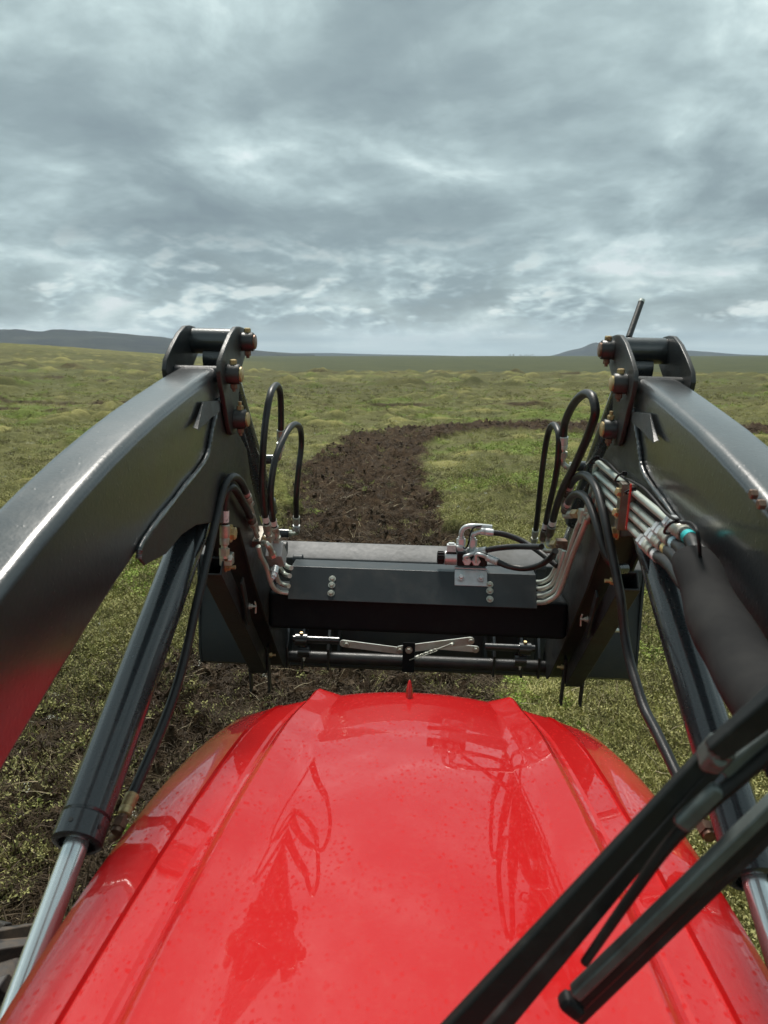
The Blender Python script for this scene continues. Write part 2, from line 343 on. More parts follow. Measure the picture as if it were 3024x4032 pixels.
def fbm(x, y, oct=4, seed=0, gain=0.5):
    s = 0; a = 1.0; t = 0
    for i in range(oct): s = s + a * perlin(x * 2 ** i, y * 2 ** i, seed + i * 17); t += a; a *= gain
    return s / t * 1.5
def sstep(a, b, x): t = np.clip((x - a) / (b - a), 0, 1); return t * t * (3 - 2 * t)
STRIP = [(-0.75, -30), (-0.70, 0), (-0.62, 4.8), (-0.66, 9), (-0.85, 11), (-1.22, 15.0), (-1.18, 17.5), (-0.90, 19.6), (-0.25, 21.3), (0.9, 22.5), (2.6, 23.1), (5, 23.2), (12, 23.0), (40, 25)]
def strip_dist(x, y):
    d = np.full(np.shape(x), 1e9)
    for (ax, ay), (bx, by) in zip(STRIP[:-1], STRIP[1:]):
        vx, vy = bx - ax, by - ay; t = np.clip(((x - ax) * vx + (y - ay) * vy) / (vx * vx + vy * vy), 0, 1)
        d = np.minimum(d, np.hypot(x - ax - t * vx, y - ay - t * vy))
    return d
def strip_mask(x, y):
    d = strip_dist(x, y) + 0.42 * fbm(x * 0.9, y * 0.9, 3, 5) + 0.26 * fbm(x * 3.4, y * 3.4, 3, 9)
    m = 1 - sstep(1.04, 1.24, d)
    churn = sstep(-3.5, -2.7, x + 0.5 * fbm(x, y, 3, 55)) * (1 - sstep(-1.2, -0.6, x)) * (1 - sstep(3.9, 5.6, y)) * sstep(-0.85, -0.45, fbm(x / 0.5, y / 0.5, 3, 56))
    return np.maximum(m, 0.9 * churn)
def bank_lines(x, y):
    """eroded peat edges: (step height, dark face mask)"""
    step = np.zeros(np.shape(x)); dark = np.zeros(np.shape(x))
    for y0, x0, x1, w, hgt, seed, wob in ((34.0, -30, 16, 0.34, 0.38, 31, 2.6), (30.5, -34, -9, 0.30, 0.30, 37, 1.8), (57, -60, -12, 0.55, 0.45, 32, 5), (78, -90, -14, 0.8, 0.6, 33, 6), (100, -40, 30, 0.9, 0.6, 34, 8), (70, 22, 60, 0.9, 0.5, 36, 6)):
        yl = y0 + wob * fbm(x / 9.0, x * 0 + seed, 3, seed); s = y - yl
        gate = sstep(x0, x0 + 6, x) * (1 - sstep(x1 - 6, x1, x)) * sstep(-0.12, 0.10, fbm(x / 5.0, y * 0 + seed, 3, seed + 3))
        step = step + 0.4 * hgt * gate * sstep(-w, w * 0.5, s) * np.exp(-np.maximum(s, 0) / 7.0)
        dark = np.maximum(dark, gate * np.exp(-((s + 0.15) / (w * 0.9)) ** 2))
    return step, dark
def terrain(x, y):
    r = np.hypot(x, y); az = np.degrees(np.arctan2(x, y))
    sm = strip_mask(x, y); near = sstep(4.0, 10.0, r); fade = 1 - sstep(90, 260, r)
    big_h = sstep(25, 60, r); hb = np.maximum(0, (1 - big_h) * fbm(x / 1.45, y / 1.15, 2, 3) + big_h * fbm(x / 3.0, y / 3.2, 3, 4) + 0.12) ** 1.25
    region = sstep(-0.28, 0.22, fbm(x / 7.0, y / 6.0, 3, 8))
    flat_ = np.where(y > 12, 0.15 + 0.85 * sstep(1.0, 4.5, strip_dist(x, y)), 1.0)
    hum = (0.56 + 0.5 * big_h) * hb * flat_ * (0.25 + 0.75 * region) * (0.30 + 0.70 * near) * (0.25 + 0.75 * fade)
    h = hum * (1 - sm) + 0.14 * fbm(x / 6.0, y / 6.0, 3, 2) * near
    tus = fbm(x / 0.20, y / 0.20, 3, 14) * (1 - sstep(25, 60, r))
    h = h + (1 - sm) * 0.030 * tus
    clod = np.abs(fbm(x / 0.30, y / 0.22, 4, 21, 0.62))
    h = h + sm * (0.32 * clod - 0.10 + 0.16 * sstep(13, 20, y) + 0.03 * np.sin((strip_dist(x, y)) * 7)) * (1 - sstep(30, 60, r))
    edge = np.exp(-((strip_dist(x, y) - 1.15) / 0.16) ** 2)
    h = h + edge * 0.07 * np.maximum(0, fbm(x / 0.5, y / 0.5, 3, 25) + 0.2)
    st, dark = bank_lines(x, y); h = h + st
    # far relief: a shallow valley, a long plain beyond, rising ground to the left
    far = np.interp(r, [0, 60, 110, 190, 400, 1000, 2400, 4000, 20000], [0, 0, -0.15, -3.4, -2.9, -1.2, 2.6, 2.2, -20])
    left = (1 - sstep(-19, -8, az)) * np.interp(r, [0, 45, 120, 250, 420, 700], [0, 0, 2.0, 6.4, 6.0, 0]) * (0.35 + 0.65 * (1 - sstep(-31, -14, az)))
    h = h + far * (1 - 0.9 * (1 - sstep(-19, -8, az)) * (1 - sstep(420, 800, r))) + left
    h = h + sstep(60, 200, r) * 0.5 * fbm(x / 40.0, y / 40.0, 3, 40) * (1 - 0.6 * sstep(500, 1500, r))
    moss = sstep(0.22, 0.52, hb + 0.30 * fbm(x / 0.6, y / 0.6, 3, 6)) * sstep(-0.25, 0.20, fbm(x / 9.0, y / 5.0, 3, 12) + 0.30 * np.exp(-((r - 24) / 9) ** 2)) * (1 - sm)
    green = sstep(0.10, 0.34, fbm(x / 3.4, y / 2.0, 4, 15) - 0.05 + 0.22 * np.exp(-((r - 29) / 4.5) ** 2) + 0.16 * np.exp(-((y - 17.5) / 3) ** 2) * sstep(0.5, 2, x)) * (1 - sm) * (1 - sstep(70, 110, r))
    soil = np.maximum(sm, dark)
    return h, soil, moss, green
def ground_material():
    m, nt, b = principled('moor_ground', (0.1, 0.1, 0.04), 0.9, spec=0.15); L = nt.links.new
    def attr(n): a = nn(nt, 'ShaderNodeAttribute'); a.attribute_name = n; return a.outputs['Fac']
    n1 = tex(nt, 0.9, 8, 0.65); n2 = tex(nt, 7, 8, 0.7); n3 = tex(nt, 34, 5, 0.7); n4 = tex(nt, 0.05, 6, 0.6)
    heath = ramp(nt, n2, [(0.30, (0.045, 0.038, 0.020)), (0.45, (0.095, 0.086, 0.036)), (0.56, (0.15, 0.14, 0.055)), (0.72, (0.23, 0.21, 0.10))])
    tint = ramp(nt, n1, [(0.32, (0.11, 0.088, 0.044)), (0.48, (0.115, 0.118, 0.042)), (0.64, (0.205, 0.20, 0.072))])
    heath = mixc(nt, 0.5, heath, tint)
    heath = mixc(nt, ramp(nt, n4, [(0.42, (0, 0, 0)), (0.62, (0.55, 0.55, 0.55))]), heath, (0.070, 0.085, 0.028))
    mossc = ramp(nt, n3, [(0.3, (0.16, 0.14, 0.05)), (0.5, (0.27, 0.25, 0.085)), (0.7, (0.36, 0.34, 0.15))])
    greenc = ramp(nt, n3, [(0.3, (0.065, 0.09, 0.018)), (0.5, (0.115, 0.16, 0.03)), (0.7, (0.17, 0.22, 0.05))])
    soilc = ramp(nt, n2, [(0.30, (0.016, 0.010, 0.006)), (0.48, (0.044, 0.027, 0.015)), (0.62, (0.074, 0.048, 0.027)), (0.80, (0.13, 0.095, 0.055))])
    soft = lambda a: mth(nt, 'MULTIPLY_ADD', mth(nt, 'SUBTRACT', n3, 0.5), 0.9, a, clamp=True)
    c = mixc(nt, mth(nt, 'MULTIPLY', soft(attr('moss')), 0.9), heath, mossc)
    c = mixc(nt, mth(nt, 'MULTIPLY', soft(attr('green')), 0.8), c, greenc)
    sf = mth(nt, 'MULTIPLY', attr('soil'), 1.0)
    c = mixc(nt, sf, c, soilc)
    c = mixc(nt, mth(nt, 'MULTIPLY', soft(attr('heath_shade')), 0.6), c, ramp(nt, n2, [(0.35, (0.040, 0.040, 0.018)), (0.65, (0.085, 0.084, 0.034))]))  # dark heather tone, with shade painted into the same olive
    c = mixc(nt, attr('plain'), c, ramp(nt, n4, [(0.35, (0.050, 0.060, 0.028)), (0.65, (0.072, 0.080, 0.034))]))
    L(c, b.inputs['Base Color'])
    bump(nt, b, mth(nt, 'ADD', mth(nt, 'MULTIPLY', n2, 1.0), mth(nt, 'MULTIPLY', n3, 0.5)), 0.9, 0.06)
ground_material()
def build_ground():
    C = math.radians(-3)
    az = np.concatenate([np.linspace(-42, 42, 430), np.linspace(42, 318, 62)[1:-1]]) * math.pi / 180 + C
    r = np.concatenate([np.geomspace(0.25, 2.2, 9)[:-1], np.geomspace(2.2, 60, 560)[:-1], np.geomspace(60, 420, 200)[:-1], np.geomspace(420, 16000, 70)])
    R, T = np.meshgrid(r, az, indexing='ij'); x = R * np.sin(T); y = R * np.cos(T)
    h, soil, moss, green = terrain(x, y)
    nr, na = R.shape; v = np.stack([x, y, h], -1).reshape(-1, 3)
    i = np.arange(nr - 1)[:, None]; j = np.arange(na)[None, :]; j2 = (j + 1) % na
    f = np.stack([i * na + j, (i + 1) * na + j, (i + 1) * na + j2, i * na + j2], -1).reshape(-1, 4)
    me = bpy.data.meshes.new('ground'); me.vertices.add(len(v)); me.vertices.foreach_set('co', v.ravel())
    me.loops.add(f.size); me.loops.foreach_set('vertex_index', f.ravel().astype(np.int32))
    me.polygons.add(len(f)); me.polygons.foreach_set('loop_start', np.arange(0, f.size, 4, dtype=np.int32)); me.update(calc_edges=True)
    me.polygons.foreach_set('use_smooth', np.ones(len(f), bool))
    lefty = 1 - sstep(-19, -8, np.degrees(np.arctan2(x, y)))
    hshade = sstep(34, 46, R) * (1 - sstep(150, 230, R)) * sstep(-0.45, 0.15, fbm(x / 14.0, y / 10.0, 4, 61)) * (1 - 0.6 * moss)  # mid-distance band of darker heather; its colour also carries painted shade
    plain = sstep(130, 210, R) * (1 - lefty * (1 - sstep(420, 700, R)))      # the dark green bog beyond the valley
    for n, a in (('soil', soil), ('moss', moss), ('green', green), ('plain', plain), ('heath_shade', hshade)):
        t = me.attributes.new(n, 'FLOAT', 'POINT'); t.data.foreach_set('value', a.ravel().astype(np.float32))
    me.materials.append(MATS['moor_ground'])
    o = bpy.data.objects.new('ground', me); COL.objects.link(o); o['kind'] = 'structure'; o['label'] = 'hummocky moorland with a strip of torn brown soil running ahead'
build_ground()

def hill_material():
    m, nt, b = principled('hill_rock', (0.06, 0.06, 0.05), 0.95, spec=0.1)
    n = tex(nt, 0.004, 8, 0.65, sc=(1, 1, 3)); nt.links.new(ramp(nt, n, [(0.35, (0.022, 0.023, 0.024)), (0.55, (0.040, 0.044, 0.036)), (0.7, (0.065, 0.066, 0.05))]), b.inputs['Base Color'])
hill_material()
def hills(name, prof, front, back, seed, label):
    """prof: points of the crest line; the slope falls away in front of it and behind it"""
    P = catmull(prof, 14); rows = np.linspace(0, 1, 22); V = []
    for k, t in enumerate(np.concatenate([rows, 1 + rows[1:]])):
        for p in P:
            top = p[2]; d = p[1]
            if t <= 1: yy = d - front * (1 - t); z = -25 + (top + 25) * (sstep(0, 1, t) ** 0.8)
            else: yy = d + back * (t - 1); z = top - (top + 30) * sstep(0.35, 1, t - 1)
            xx = p[0] * yy / d
            V.append((xx, yy, z, top * 0.22 * (1 - abs(t - 1)) * (0 if abs(t - 1) < 0.03 else 1)))
    V = np.array(V); V[:, 2] += fbm(V[:, 0] / 420, V[:, 1] / 420 + seed, 4, seed) * V[:, 3]; V = V[:, :3].tolist()
    n = len(P); F = [(i * n + j, i * n + j + 1, (i + 1) * n + j + 1, (i + 1) * n + j) for i in range(42) for j in range(n - 1)]
    o = obj(name, (V, F), 'hill_rock', angle=60); o['kind'] = 'structure'; o['label'] = label
hills('hills', [(-4243, 5200, 168.2), (-3719, 5200, 155), (-3260, 5200, 172.7), (-2873, 5200, 175.1), (-2760, 5200, 178), (-2633, 5200, 162.5), (-2505, 5200, 168.4), (-2393, 5200, 165.2), (-2218, 5200, 161.9), (-2045, 5200, 149.5), (-1856, 5200, 131.1), (-1653, 5200, 109.6), (-1450, 5200, 82.21), (-1232, 5200, 51.8), (-982.6, 5200, 27.5), (-734.2, 5200, 12.34)], 1500, 1200, 3, 'flat topped blue grey mountain behind the left arm')
hills('hills', [(-2769, 9500, 20.92), (-2252, 9500, 43.04), (-1682, 9500, 37.39), (-1284, 9500, 40.07), (-888.9, 9500, 31.73), (-382.8, 9500, 20.67), (64.83, 9500, 12.41), (510.5, 9500, 1.452)], 1200, 900, 5, 'far low blue ridge in the middle of the horizon')
hills('hills', [(1275, 8200, 1.551), (1369, 8200, 22.65), (1495, 8200, 60.06), (1617, 8200, 88.02), (1681, 8200, 115.9), (1732, 8200, 129.9), (1784, 8200, 127.5), (1870, 8200, 101.8), (2025, 8200, 87.79), (2284, 8200, 73.72), (2565, 8200, 59.66), (2845, 8200, 45.65), (3171, 8200, 22.41), (3588, 8200, 8.496), (3954, 8200, 17.7), (4592, 8200, 26.82)], 1200, 900, 7, 'small pointed mountain on the right horizon')
def leaf_mat(name, cols, noise=1.2, k=1.75, rough=0.7):
    cols = [tuple(min(0.75, x * k) for x in c) for c in cols]
    m, nt, b = principled(name, cols[0], rough, spec=0.2)
    oi = nn(nt, 'ShaderNodeObjectInfo'); g = nn(nt, 'ShaderNodeNewGeometry')
    n = nn(nt, 'ShaderNodeTexNoise'); n.inputs['Scale'].default_value = noise; n.inputs['Detail'].default_value = 3; nt.links.new(g.outputs['Position'], n.inputs['Vector'])
    n2 = nn(nt, 'ShaderNodeTexNoise'); n2.inputs['Scale'].default_value = 0.32; n2.inputs['Detail'].default_value = 4; nt.links.new(g.outputs['Position'], n2.inputs['Vector'])
    f = mth(nt, 'ADD', mth(nt, 'MULTIPLY', oi.outputs['Random'], 0.55), mth(nt, 'MULTIPLY_ADD', n.outputs[0], 0.35, mth(nt, 'MULTIPLY_ADD', n2.outputs[0], 1.1, -0.50)))
    q = len(cols); nt.links.new(ramp(nt, f, [(0.12 + 0.76 * i / max(1, q - 1), c) for i, c in enumerate(cols)]), b.inputs['Base Color'])
    b.inputs['Transmission Weight'].default_value = 0
    return m
leaf_mat('straw_blade', [(0.075, 0.066, 0.026), (0.12, 0.118, 0.040), (0.185, 0.180, 0.064), (0.28, 0.255, 0.125)], k=2.5)
leaf_mat('green_blade', [(0.095, 0.095, 0.026), (0.14, 0.145, 0.040), (0.18, 0.185, 0.056)], k=2.2)
leaf_mat('heather', [(0.050, 0.042, 0.024), (0.095, 0.088, 0.038), (0.145, 0.142, 0.052), (0.21, 0.195, 0.090)], k=2.3)
leaf_mat('bright_leaf', [(0.08, 0.11, 0.022), (0.13, 0.17, 0.032), (0.19, 0.235, 0.055)], k=1.8)
leaf_mat('pale_lichen', [(0.30, 0.31, 0.25), (0.42, 0.43, 0.37), (0.52, 0.52, 0.46)], k=1.3)
leaf_mat('pale_twig', [(0.16, 0.12, 0.07), (0.27, 0.22, 0.14), (0.36, 0.31, 0.22)])
leaf_mat('moss_tuft', [(0.16, 0.15, 0.045), (0.25, 0.235, 0.08), (0.33, 0.30, 0.12)], k=1.9)
leaf_mat('clod', [(0.016, 0.010, 0.006), (0.038, 0.023, 0.013), (0.062, 0.040, 0.023), (0.10, 0.07, 0.04)], k=1.2)
leaf_mat('fibre', [(0.022, 0.014, 0.008), (0.045, 0.029, 0.016), (0.075, 0.052, 0.028), (0.10, 0.075, 0.040)], k=0.9)
leaf_mat('far_leaf', [(0.02, 0.03, 0.012), (0.03, 0.045, 0.018)])
def blade(base, d, ln, w, bend):
    d = unit(d); s = unit(np.cross(d, V3((0, 0, 1))) + 1e-6); p1 = base + d * ln * 0.55; p2 = base + d * ln + V3((d[0], d[1], -0.6)) * bend * ln
    return [tuple(base - s * w), tuple(base + s * w), tuple(p1 + s * w * 0.75), tuple(p1 - s * w * 0.75), tuple(p2)], [(0, 1, 2, 3), (3, 2, 4)]
def leaf(base, d, ln, w, up):
    d = unit(d); s = unit(np.cross(d, up) + 1e-6)
    return [tuple(base), tuple(base + d * ln * 0.5 + s * w), tuple(base + d * ln), tuple(base + d * ln * 0.5 - s * w)], [(0, 1, 2, 3)]
def rdir(lo=0.2, hi=1.0):
    a = random.uniform(0, 2 * math.pi); z = random.uniform(lo, hi); k = math.sqrt(max(0, 1 - z * z)); return V3((math.cos(a) * k, math.sin(a) * k, z))
def tuft(n, spread, h0, h1, w, lo=0.35, bend=0.35):
    ms = []
    for _ in range(n):
        a = random.uniform(0, 6.283); q = spread * math.sqrt(random.random()); ms.append(blade(V3((math.cos(a) * q, math.sin(a) * q, -0.01)), rdir(lo, 0.98), random.uniform(h0, h1), w * random.uniform(0.6, 1.2), random.uniform(0, bend)))
    return join(*ms)
def shrub(n, rad, h, ln, w, stems=5):
    ms = []
    for _ in range(stems): ms.append(blade(V3((random.gauss(0, rad * 0.2), random.gauss(0, rad * 0.2), -0.01)), rdir(0.4, 1), h * 0.9, 0.0014, 0.2))
    for _ in range(n):
        d = rdir(0.05, 1.0); q = random.uniform(0.45, 1.0); p = V3((d[0] * rad * q, d[1] * rad * q, d[2] * h * q)); ms.append(leaf(p, rdir(-0.3, 0.9), ln * random.uniform(0.6, 1.3), w * random.uniform(0.7, 1.2), unit(V3((random.gauss(0, .5), random.gauss(0, .5), 1)))))
    return join(*ms)
def sprigs(n, rad, h):
    """upright heather shoots clothed in short scale leaves"""
    ms = []
    for _ in range(n):
        b0 = V3((random.gauss(0, rad * 0.5), random.gauss(0, rad * 0.5), 0)); d = rdir(0.45, 1); ln = h * random.uniform(0.5, 1.1)
        for k in range(6):
            p = b0 + d * ln * (0.25 + k * 0.14); ms.append(leaf(p, unit(d * 0.7 + rdir(-0.4, 0.6)), 0.015, 0.004, rdir(0.2, 1)))
    return join(*ms)
def twig():
    P = [V3((0, 0, 0))]; d = rdir(0.02, 0.35)
    for k in range(6): d = unit(d + V3((random.gauss(0, .25), random.gauss(0, .25), random.gauss(0, .15)))); P.append(P[-1] + d * 0.025)
    return tube(P, 0.0016, 4, rad=lambda t: 0.0020 * (1.1 - t))
def fibre_mat():
    ms = []
    for _ in range(26):
        a = random.uniform(0, 6.283); q = 0.07 * math.sqrt(random.random()); ms.append(blade(V3((math.cos(a) * q, math.sin(a) * q, random.uniform(-0.005, 0.02))), rdir(-0.1, 0.45), random.uniform(0.02, 0.07), 0.0022 * random.uniform(0.5, 1.4), random.uniform(0, 0.8)))
    return join(*ms)
def clod_mesh():
    import bmesh
    bm = bmesh.new(); bmesh.ops.create_icosphere(bm, subdivisions=2, radius=0.05); s = random.uniform(0, 99)
    for v in bm.verts: v.co *= 1 + 0.85 * float(fbm(np.array([v.co.x * 34 + s]), np.array([v.co.y * 34 + v.co.z * 27]), 3, 3)[0]); v.co.z *= 0.7
    V = [tuple(v.co) for v in bm.verts]; F = [tuple(q.index for q in f.verts) for f in bm.faces]; bm.free(); return V, F
def root_mat_mesh():
    return join(clod_mesh(), tuft(14, 0.05, 0.03, 0.09, 0.0016, 0.05, 0.6))
def scatter_nodes(proto):
    g = bpy.data.node_groups.new('scatter_' + proto.name, 'GeometryNodeTree')
    g.interface.new_socket('Geometry', in_out='INPUT', socket_type='NodeSocketGeometry'); g.interface.new_socket('Geometry', in_out='OUTPUT', socket_type='NodeSocketGeometry')
    i = g.nodes.new('NodeGroupInput'); o = g.nodes.new('NodeGroupOutput'); ip = g.nodes.new('GeometryNodeInstanceOnPoints')
    oi = g.nodes.new('GeometryNodeObjectInfo'); oi.inputs['Object'].default_value = proto; oi.inputs['As Instance'].default_value = True
    def na(n, t): a = g.nodes.new('GeometryNodeInputNamedAttribute'); a.data_type = t; a.inputs['Name'].default_value = n; return a.outputs['Attribute']
    g.links.new(i.outputs[0], ip.inputs['Points']); g.links.new(oi.outputs['Geometry'], ip.inputs['Instance'])
    g.links.new(na('rot', 'FLOAT_VECTOR'), ip.inputs['Rotation']); g.links.new(na('scl', 'FLOAT'), ip.inputs['Scale']); g.links.new(ip.outputs[0], o.inputs[0])
    return g
def scatter(name, mesh, mat, n, keep, r0=2.3, r1=85, smin=0.7, smax=1.3, grow=0.025, tilt=0.25, label='', cat='', sink=0.0, power=0.0, thin=0.0):
    """spread copies of one small plant or clod over the moor; keep(x, y, soil, moss, green) is its chance to stand there"""
    proto_me = bpy.data.meshes.new(name + '_source'); proto_me.from_pydata([tuple(map(float, p)) for p in mesh[0]], [], mesh[1]); proto_me.materials.append(MATS[mat])
    proto = bpy.data.objects.new(name + '_source', proto_me)
    u = rng.random(n); r = r0 * (r1 / r0) ** (u ** (1 + power)); a = math.radians(-3) + np.radians(rng.uniform(-38, 38, n)); x = r * np.sin(a); y = r * np.cos(a)
    h, so, mo, gr = terrain(x, y); ok = rng.random(n) < keep(x, y, so, mo, gr) * (1 - thin * sstep(7, 18, r)) * (1 - sstep(r1 * 0.45, r1, r))
    x, y, h, r = x[ok], y[ok], h[ok], r[ok]; k = len(x)
    me = bpy.data.meshes.new(name); me.vertices.add(k); me.vertices.foreach_set('co', np.stack([x, y, h - sink], -1).ravel())
    t = me.attributes.new('rot', 'FLOAT_VECTOR', 'POINT'); t.data.foreach_set('vector', np.stack([rng.normal(0, tilt, k), rng.normal(0, tilt, k), rng.uniform(0, 6.283, k)], -1).ravel().astype(np.float32))
    t = me.attributes.new('scl', 'FLOAT', 'POINT'); t.data.foreach_set('value', (rng.uniform(smin, smax, k) * (1 + grow * r)).astype(np.float32))
    o = bpy.data.objects.new(name, me); COL.objects.link(o); o['kind'] = 'stuff'; o['label'] = label; o['category'] = cat
    o.modifiers.new('scatter', 'NODES').node_group = scatter_nodes(proto)
def patch(x, y, sc, seed, lo, hi): return sstep(lo, hi, fbm(x / sc, y / sc, 3, seed))
for v_ in range(2):
    scatter('heath_grass', tuft(16, 0.045, 0.03, 0.095, 0.0017), 'straw_blade', 30000, lambda x, y, s, m, g: (1 - s) * (0.35 + 0.6 * patch(x, y, .45, 77, -0.25, .2)) + s * 0.05 * patch(x, y, .8, 71, -0.1, .3), thin=0.65, label='short straw coloured grass all over the moor', cat='grass')
    scatter('heather', sprigs(15, 0.05, 0.06), 'heather', 30000, lambda x, y, s, m, g: (1 - 0.93 * s) * (1 - 0.6 * m) * (0.35 + 0.65 * patch(x, y, 1.6, 72 , -0.3, .2)), thin=0.65, label='low brown green heather covering the moor', cat='heather')
scatter('green_grass', tuft(14, 0.04, 0.03, 0.09, 0.0018), 'green_blade', 15000, lambda x, y, s, m, g: np.clip((1 - s) * (0.25 + 0.75 * g), 0, 1), thin=0.5, label='short green grass in patches on the moor', cat='grass')
scatter('dwarf_shrub', shrub(34, 0.06, 0.055, 0.020, 0.0065), 'bright_leaf', 26000, lambda x, y, s, m, g: np.clip(g * 0.9 + 0.10 * patch(x, y, 1.1, 73, .05, .35), 0, 1) * (1 - s) + 0.05 * s * patch(x, y, 1.2, 74, .1, .3), label='bright green leafy dwarf shrubs in patches on the moor', cat='shrub', grow=0.03)
scatter('moss', tuft(22, 0.05, 0.012, 0.032, 0.0028, 0.5, 0.2), 'moss_tuft', 26000, lambda x, y, s, m, g: m * (1 - s), label='yellow green moss on the hummock tops', cat='moss', sink=0.0)
scatter('lichen', shrub(26, 0.035, 0.03, 0.012, 0.004, 0), 'pale_lichen', 17000, lambda x, y, s, m, g: (1 - 0.85 * s) * patch(x, y, 0.7, 75, 0.0, .40), label='pale grey lichen and small flowers between the heather', cat='lichen', grow=0.0)
scatter('dry_twigs', twig(), 'pale_twig', 9000, lambda x, y, s, m, g: 0.5 + 0.5 * s, r1=25, label='pale dry twigs and roots lying on the ground', cat='twigs', tilt=0.3)
for v_ in range(3):
    scatter('soil_clods', clod_mesh() if v_ < 2 else root_mat_mesh(), 'clod', 11000, lambda x, y, s, m, g: s ** 2, label='lumps of torn brown peat soil in the ploughed strip', cat='soil', smin=0.10, smax=0.55, grow=0.020, tilt=0.9, sink=0.004)
for v_ in range(2):
    scatter('soil_fibres', fibre_mat(), 'fibre', 20000, lambda x, y, s, m, g: s, label='torn brown roots and turf fibres on the ploughed soil', cat='soil', smin=0.6, smax=1.4, grow=0.02, tilt=0.5)
def far_trees():
    ms = []
    for k in range(16):
        p = V3((280.4, 2300, 2.773)) + V3((random.uniform(-38, 38), random.uniform(-30, 30), 0)); p[2] = float(terrain(np.array([p[0]]), np.array([p[1]]))[0][0])
        hgt = random.uniform(3.0, 5.2); ms.append(cyl(p - V3((0, 0, .3)), p + V3((0, 0, hgt * .5)), 0.15, 0.08, 5))
        for _ in range(40): q = p + V3((random.gauss(0, hgt * .16), random.gauss(0, hgt * .16), hgt * random.uniform(.25, 1))); ms.append(leaf(q, rdir(-.5, 1), hgt * .22, hgt * .09, rdir(-1, 1)))
    o = obj('far_trees', join(*ms), 'far_leaf', flat=True); o['kind'] = 'stuff'; o['label'] = 'dark row of tiny trees on the horizon'; o['category'] = 'trees'
far_trees()
def haze():
    o = obj('haze', box((0, 4500, 140), (26000, 20000, 560)), 'ink', flat=True); o['kind'] = 'stuff'; o['label'] = 'thin pale blue air between here and the far hills'; o['category'] = 'haze'
    m = bpy.data.materials.new('haze'); m.use_nodes = True; nt = m.node_tree; nt.nodes.clear()
    out = nn(nt, 'ShaderNodeOutputMaterial'); v = nn(nt, 'ShaderNodeVolumePrincipled'); v.inputs['Color'].default_value = (0.66, 0.82, 1.0, 1); v.inputs['Density'].default_value = 0.000042; v.inputs['Anisotropy'].default_value = 0.2
    nt.links.new(v.outputs[0], out.inputs['Volume']); o.data.materials[0] = m
haze()

# ------------------------------------------------------------------ tractor: hood, wheels, wiper
tractor = thing('tractor', 'red tractor seen over its wet glossy hood from the cab', 'tractor')
def hood_z(y): return 1.428 - (y - 0.72) * 0.05 - max(0.0, y - 0.72) ** 2 * 0.066
def build_hood():
    # half cross-section: (x, drop below the crest); rows run from the cab to the nose
    def sec(y):
        t = min(1.0, max(0.0, (y - 0.45) / 1.45)); n = max(0.0, (y - 1.60) / 0.42); n = min(n, 1.0)
        cr = 0.305 - 0.030 * t ** 2 - 0.035 * n ** 1.5; w = 0.395 - 0.012 * t - 0.055 * n ** 1.7; side = 0.488 + 0.026 * math.sin(math.pi * min(1, max(0, (y - 0.5) / 1.5))) - 0.030 * n ** 2.2
        z = hood_z(y); horn = 0.009 * max(0, 1 - abs(y - 1.90) / 0.10) ** 1.5
        cd = 0.004 + 0.020 * t - 0.014 * n        # the middle lies a little below the crests
        P = [(0, z - cd + 0.015), (0.05, z - cd + 0.0142), (0.10, z - cd + 0.0115), (0.15, z - cd + 0.007), (0.20, z - cd + 0.0005), (cr - 0.060, z - cd - 0.001 + horn * .2), (cr - 0.050, z - cd * .85 + horn * .3), (cr - 0.012, z - 0.003 + horn), (cr - 0.004, z + horn), (cr + 0.003, z - 0.003 + horn),
             (cr + 0.022, z - 0.026 + horn * .4), (cr + 0.030, z - 0.029), (cr + 0.036, z - 0.026), (cr + 0.042, z - 0.027), (w - 0.012, z - 0.034), (w - 0.006, z - 0.0345), (w - 0.002, z - 0.041), (w + 0.002, z - 0.041), (w + 0.005, z - 0.033), (w + 0.012, z - 0.036),
             (w + 0.035, z - 0.043), (side - 0.040, z - 0.052), (side - 0.018, z - 0.068), (side - 0.005, z - 0.096), (side, z - 0.138), (side - 0.004, z - 0.22), (side - 0.012, z - 0.32), (side - 0.02, z - 0.45)]
        return P
    ys = list(np.linspace(0.42, 1.60, 40)) + list(np.linspace(1.60, 1.975, 38))[1:]
    rows = []
    for y in ys:
        P = sec(y); nose = max(0.0, (y - 1.86) / 0.12)
        P = [(x, yy - 0.030 * max(0, nose) ** 2.4 * (1.0 if i < 24 else max(0.0, 1 - (i - 24) / 6))) for i, (x, yy) in enumerate(P)]
        # nose is rounded in plan: the sides stop short of the middle
        R = [(x, y - 0.10 * (x / 0.5) ** 3.0 * max(0, (y - 1.2) / 0.7) ** 2, zz) for x, zz in P]
        rows.append([(-x, yy, zz) for x, yy, zz in R[::-1]] + R[1:])
    last = rows[-1]
    for k, (dy, dz) in enumerate(((0.016, 0.016), (0.028, 0.040), (0.036, 0.080), (0.042, 0.16), (0.045, 0.30))):
        rows.append([(x, yy + dy, min(zz, max(zz - dz, 0.85))) for x, yy, zz in last])
    n = len(rows[0]); V = [p for r in rows for p in r]; F = [(i * n + j, i * n + j + 1, (i + 1) * n + j + 1, (i + 1) * n + j) for i in range(len(rows) - 1) for j in range(n - 1)]
    h = obj('hood', (V, F), 'hood_red', tractor, angle=28)
    return h
hood = build_hood()
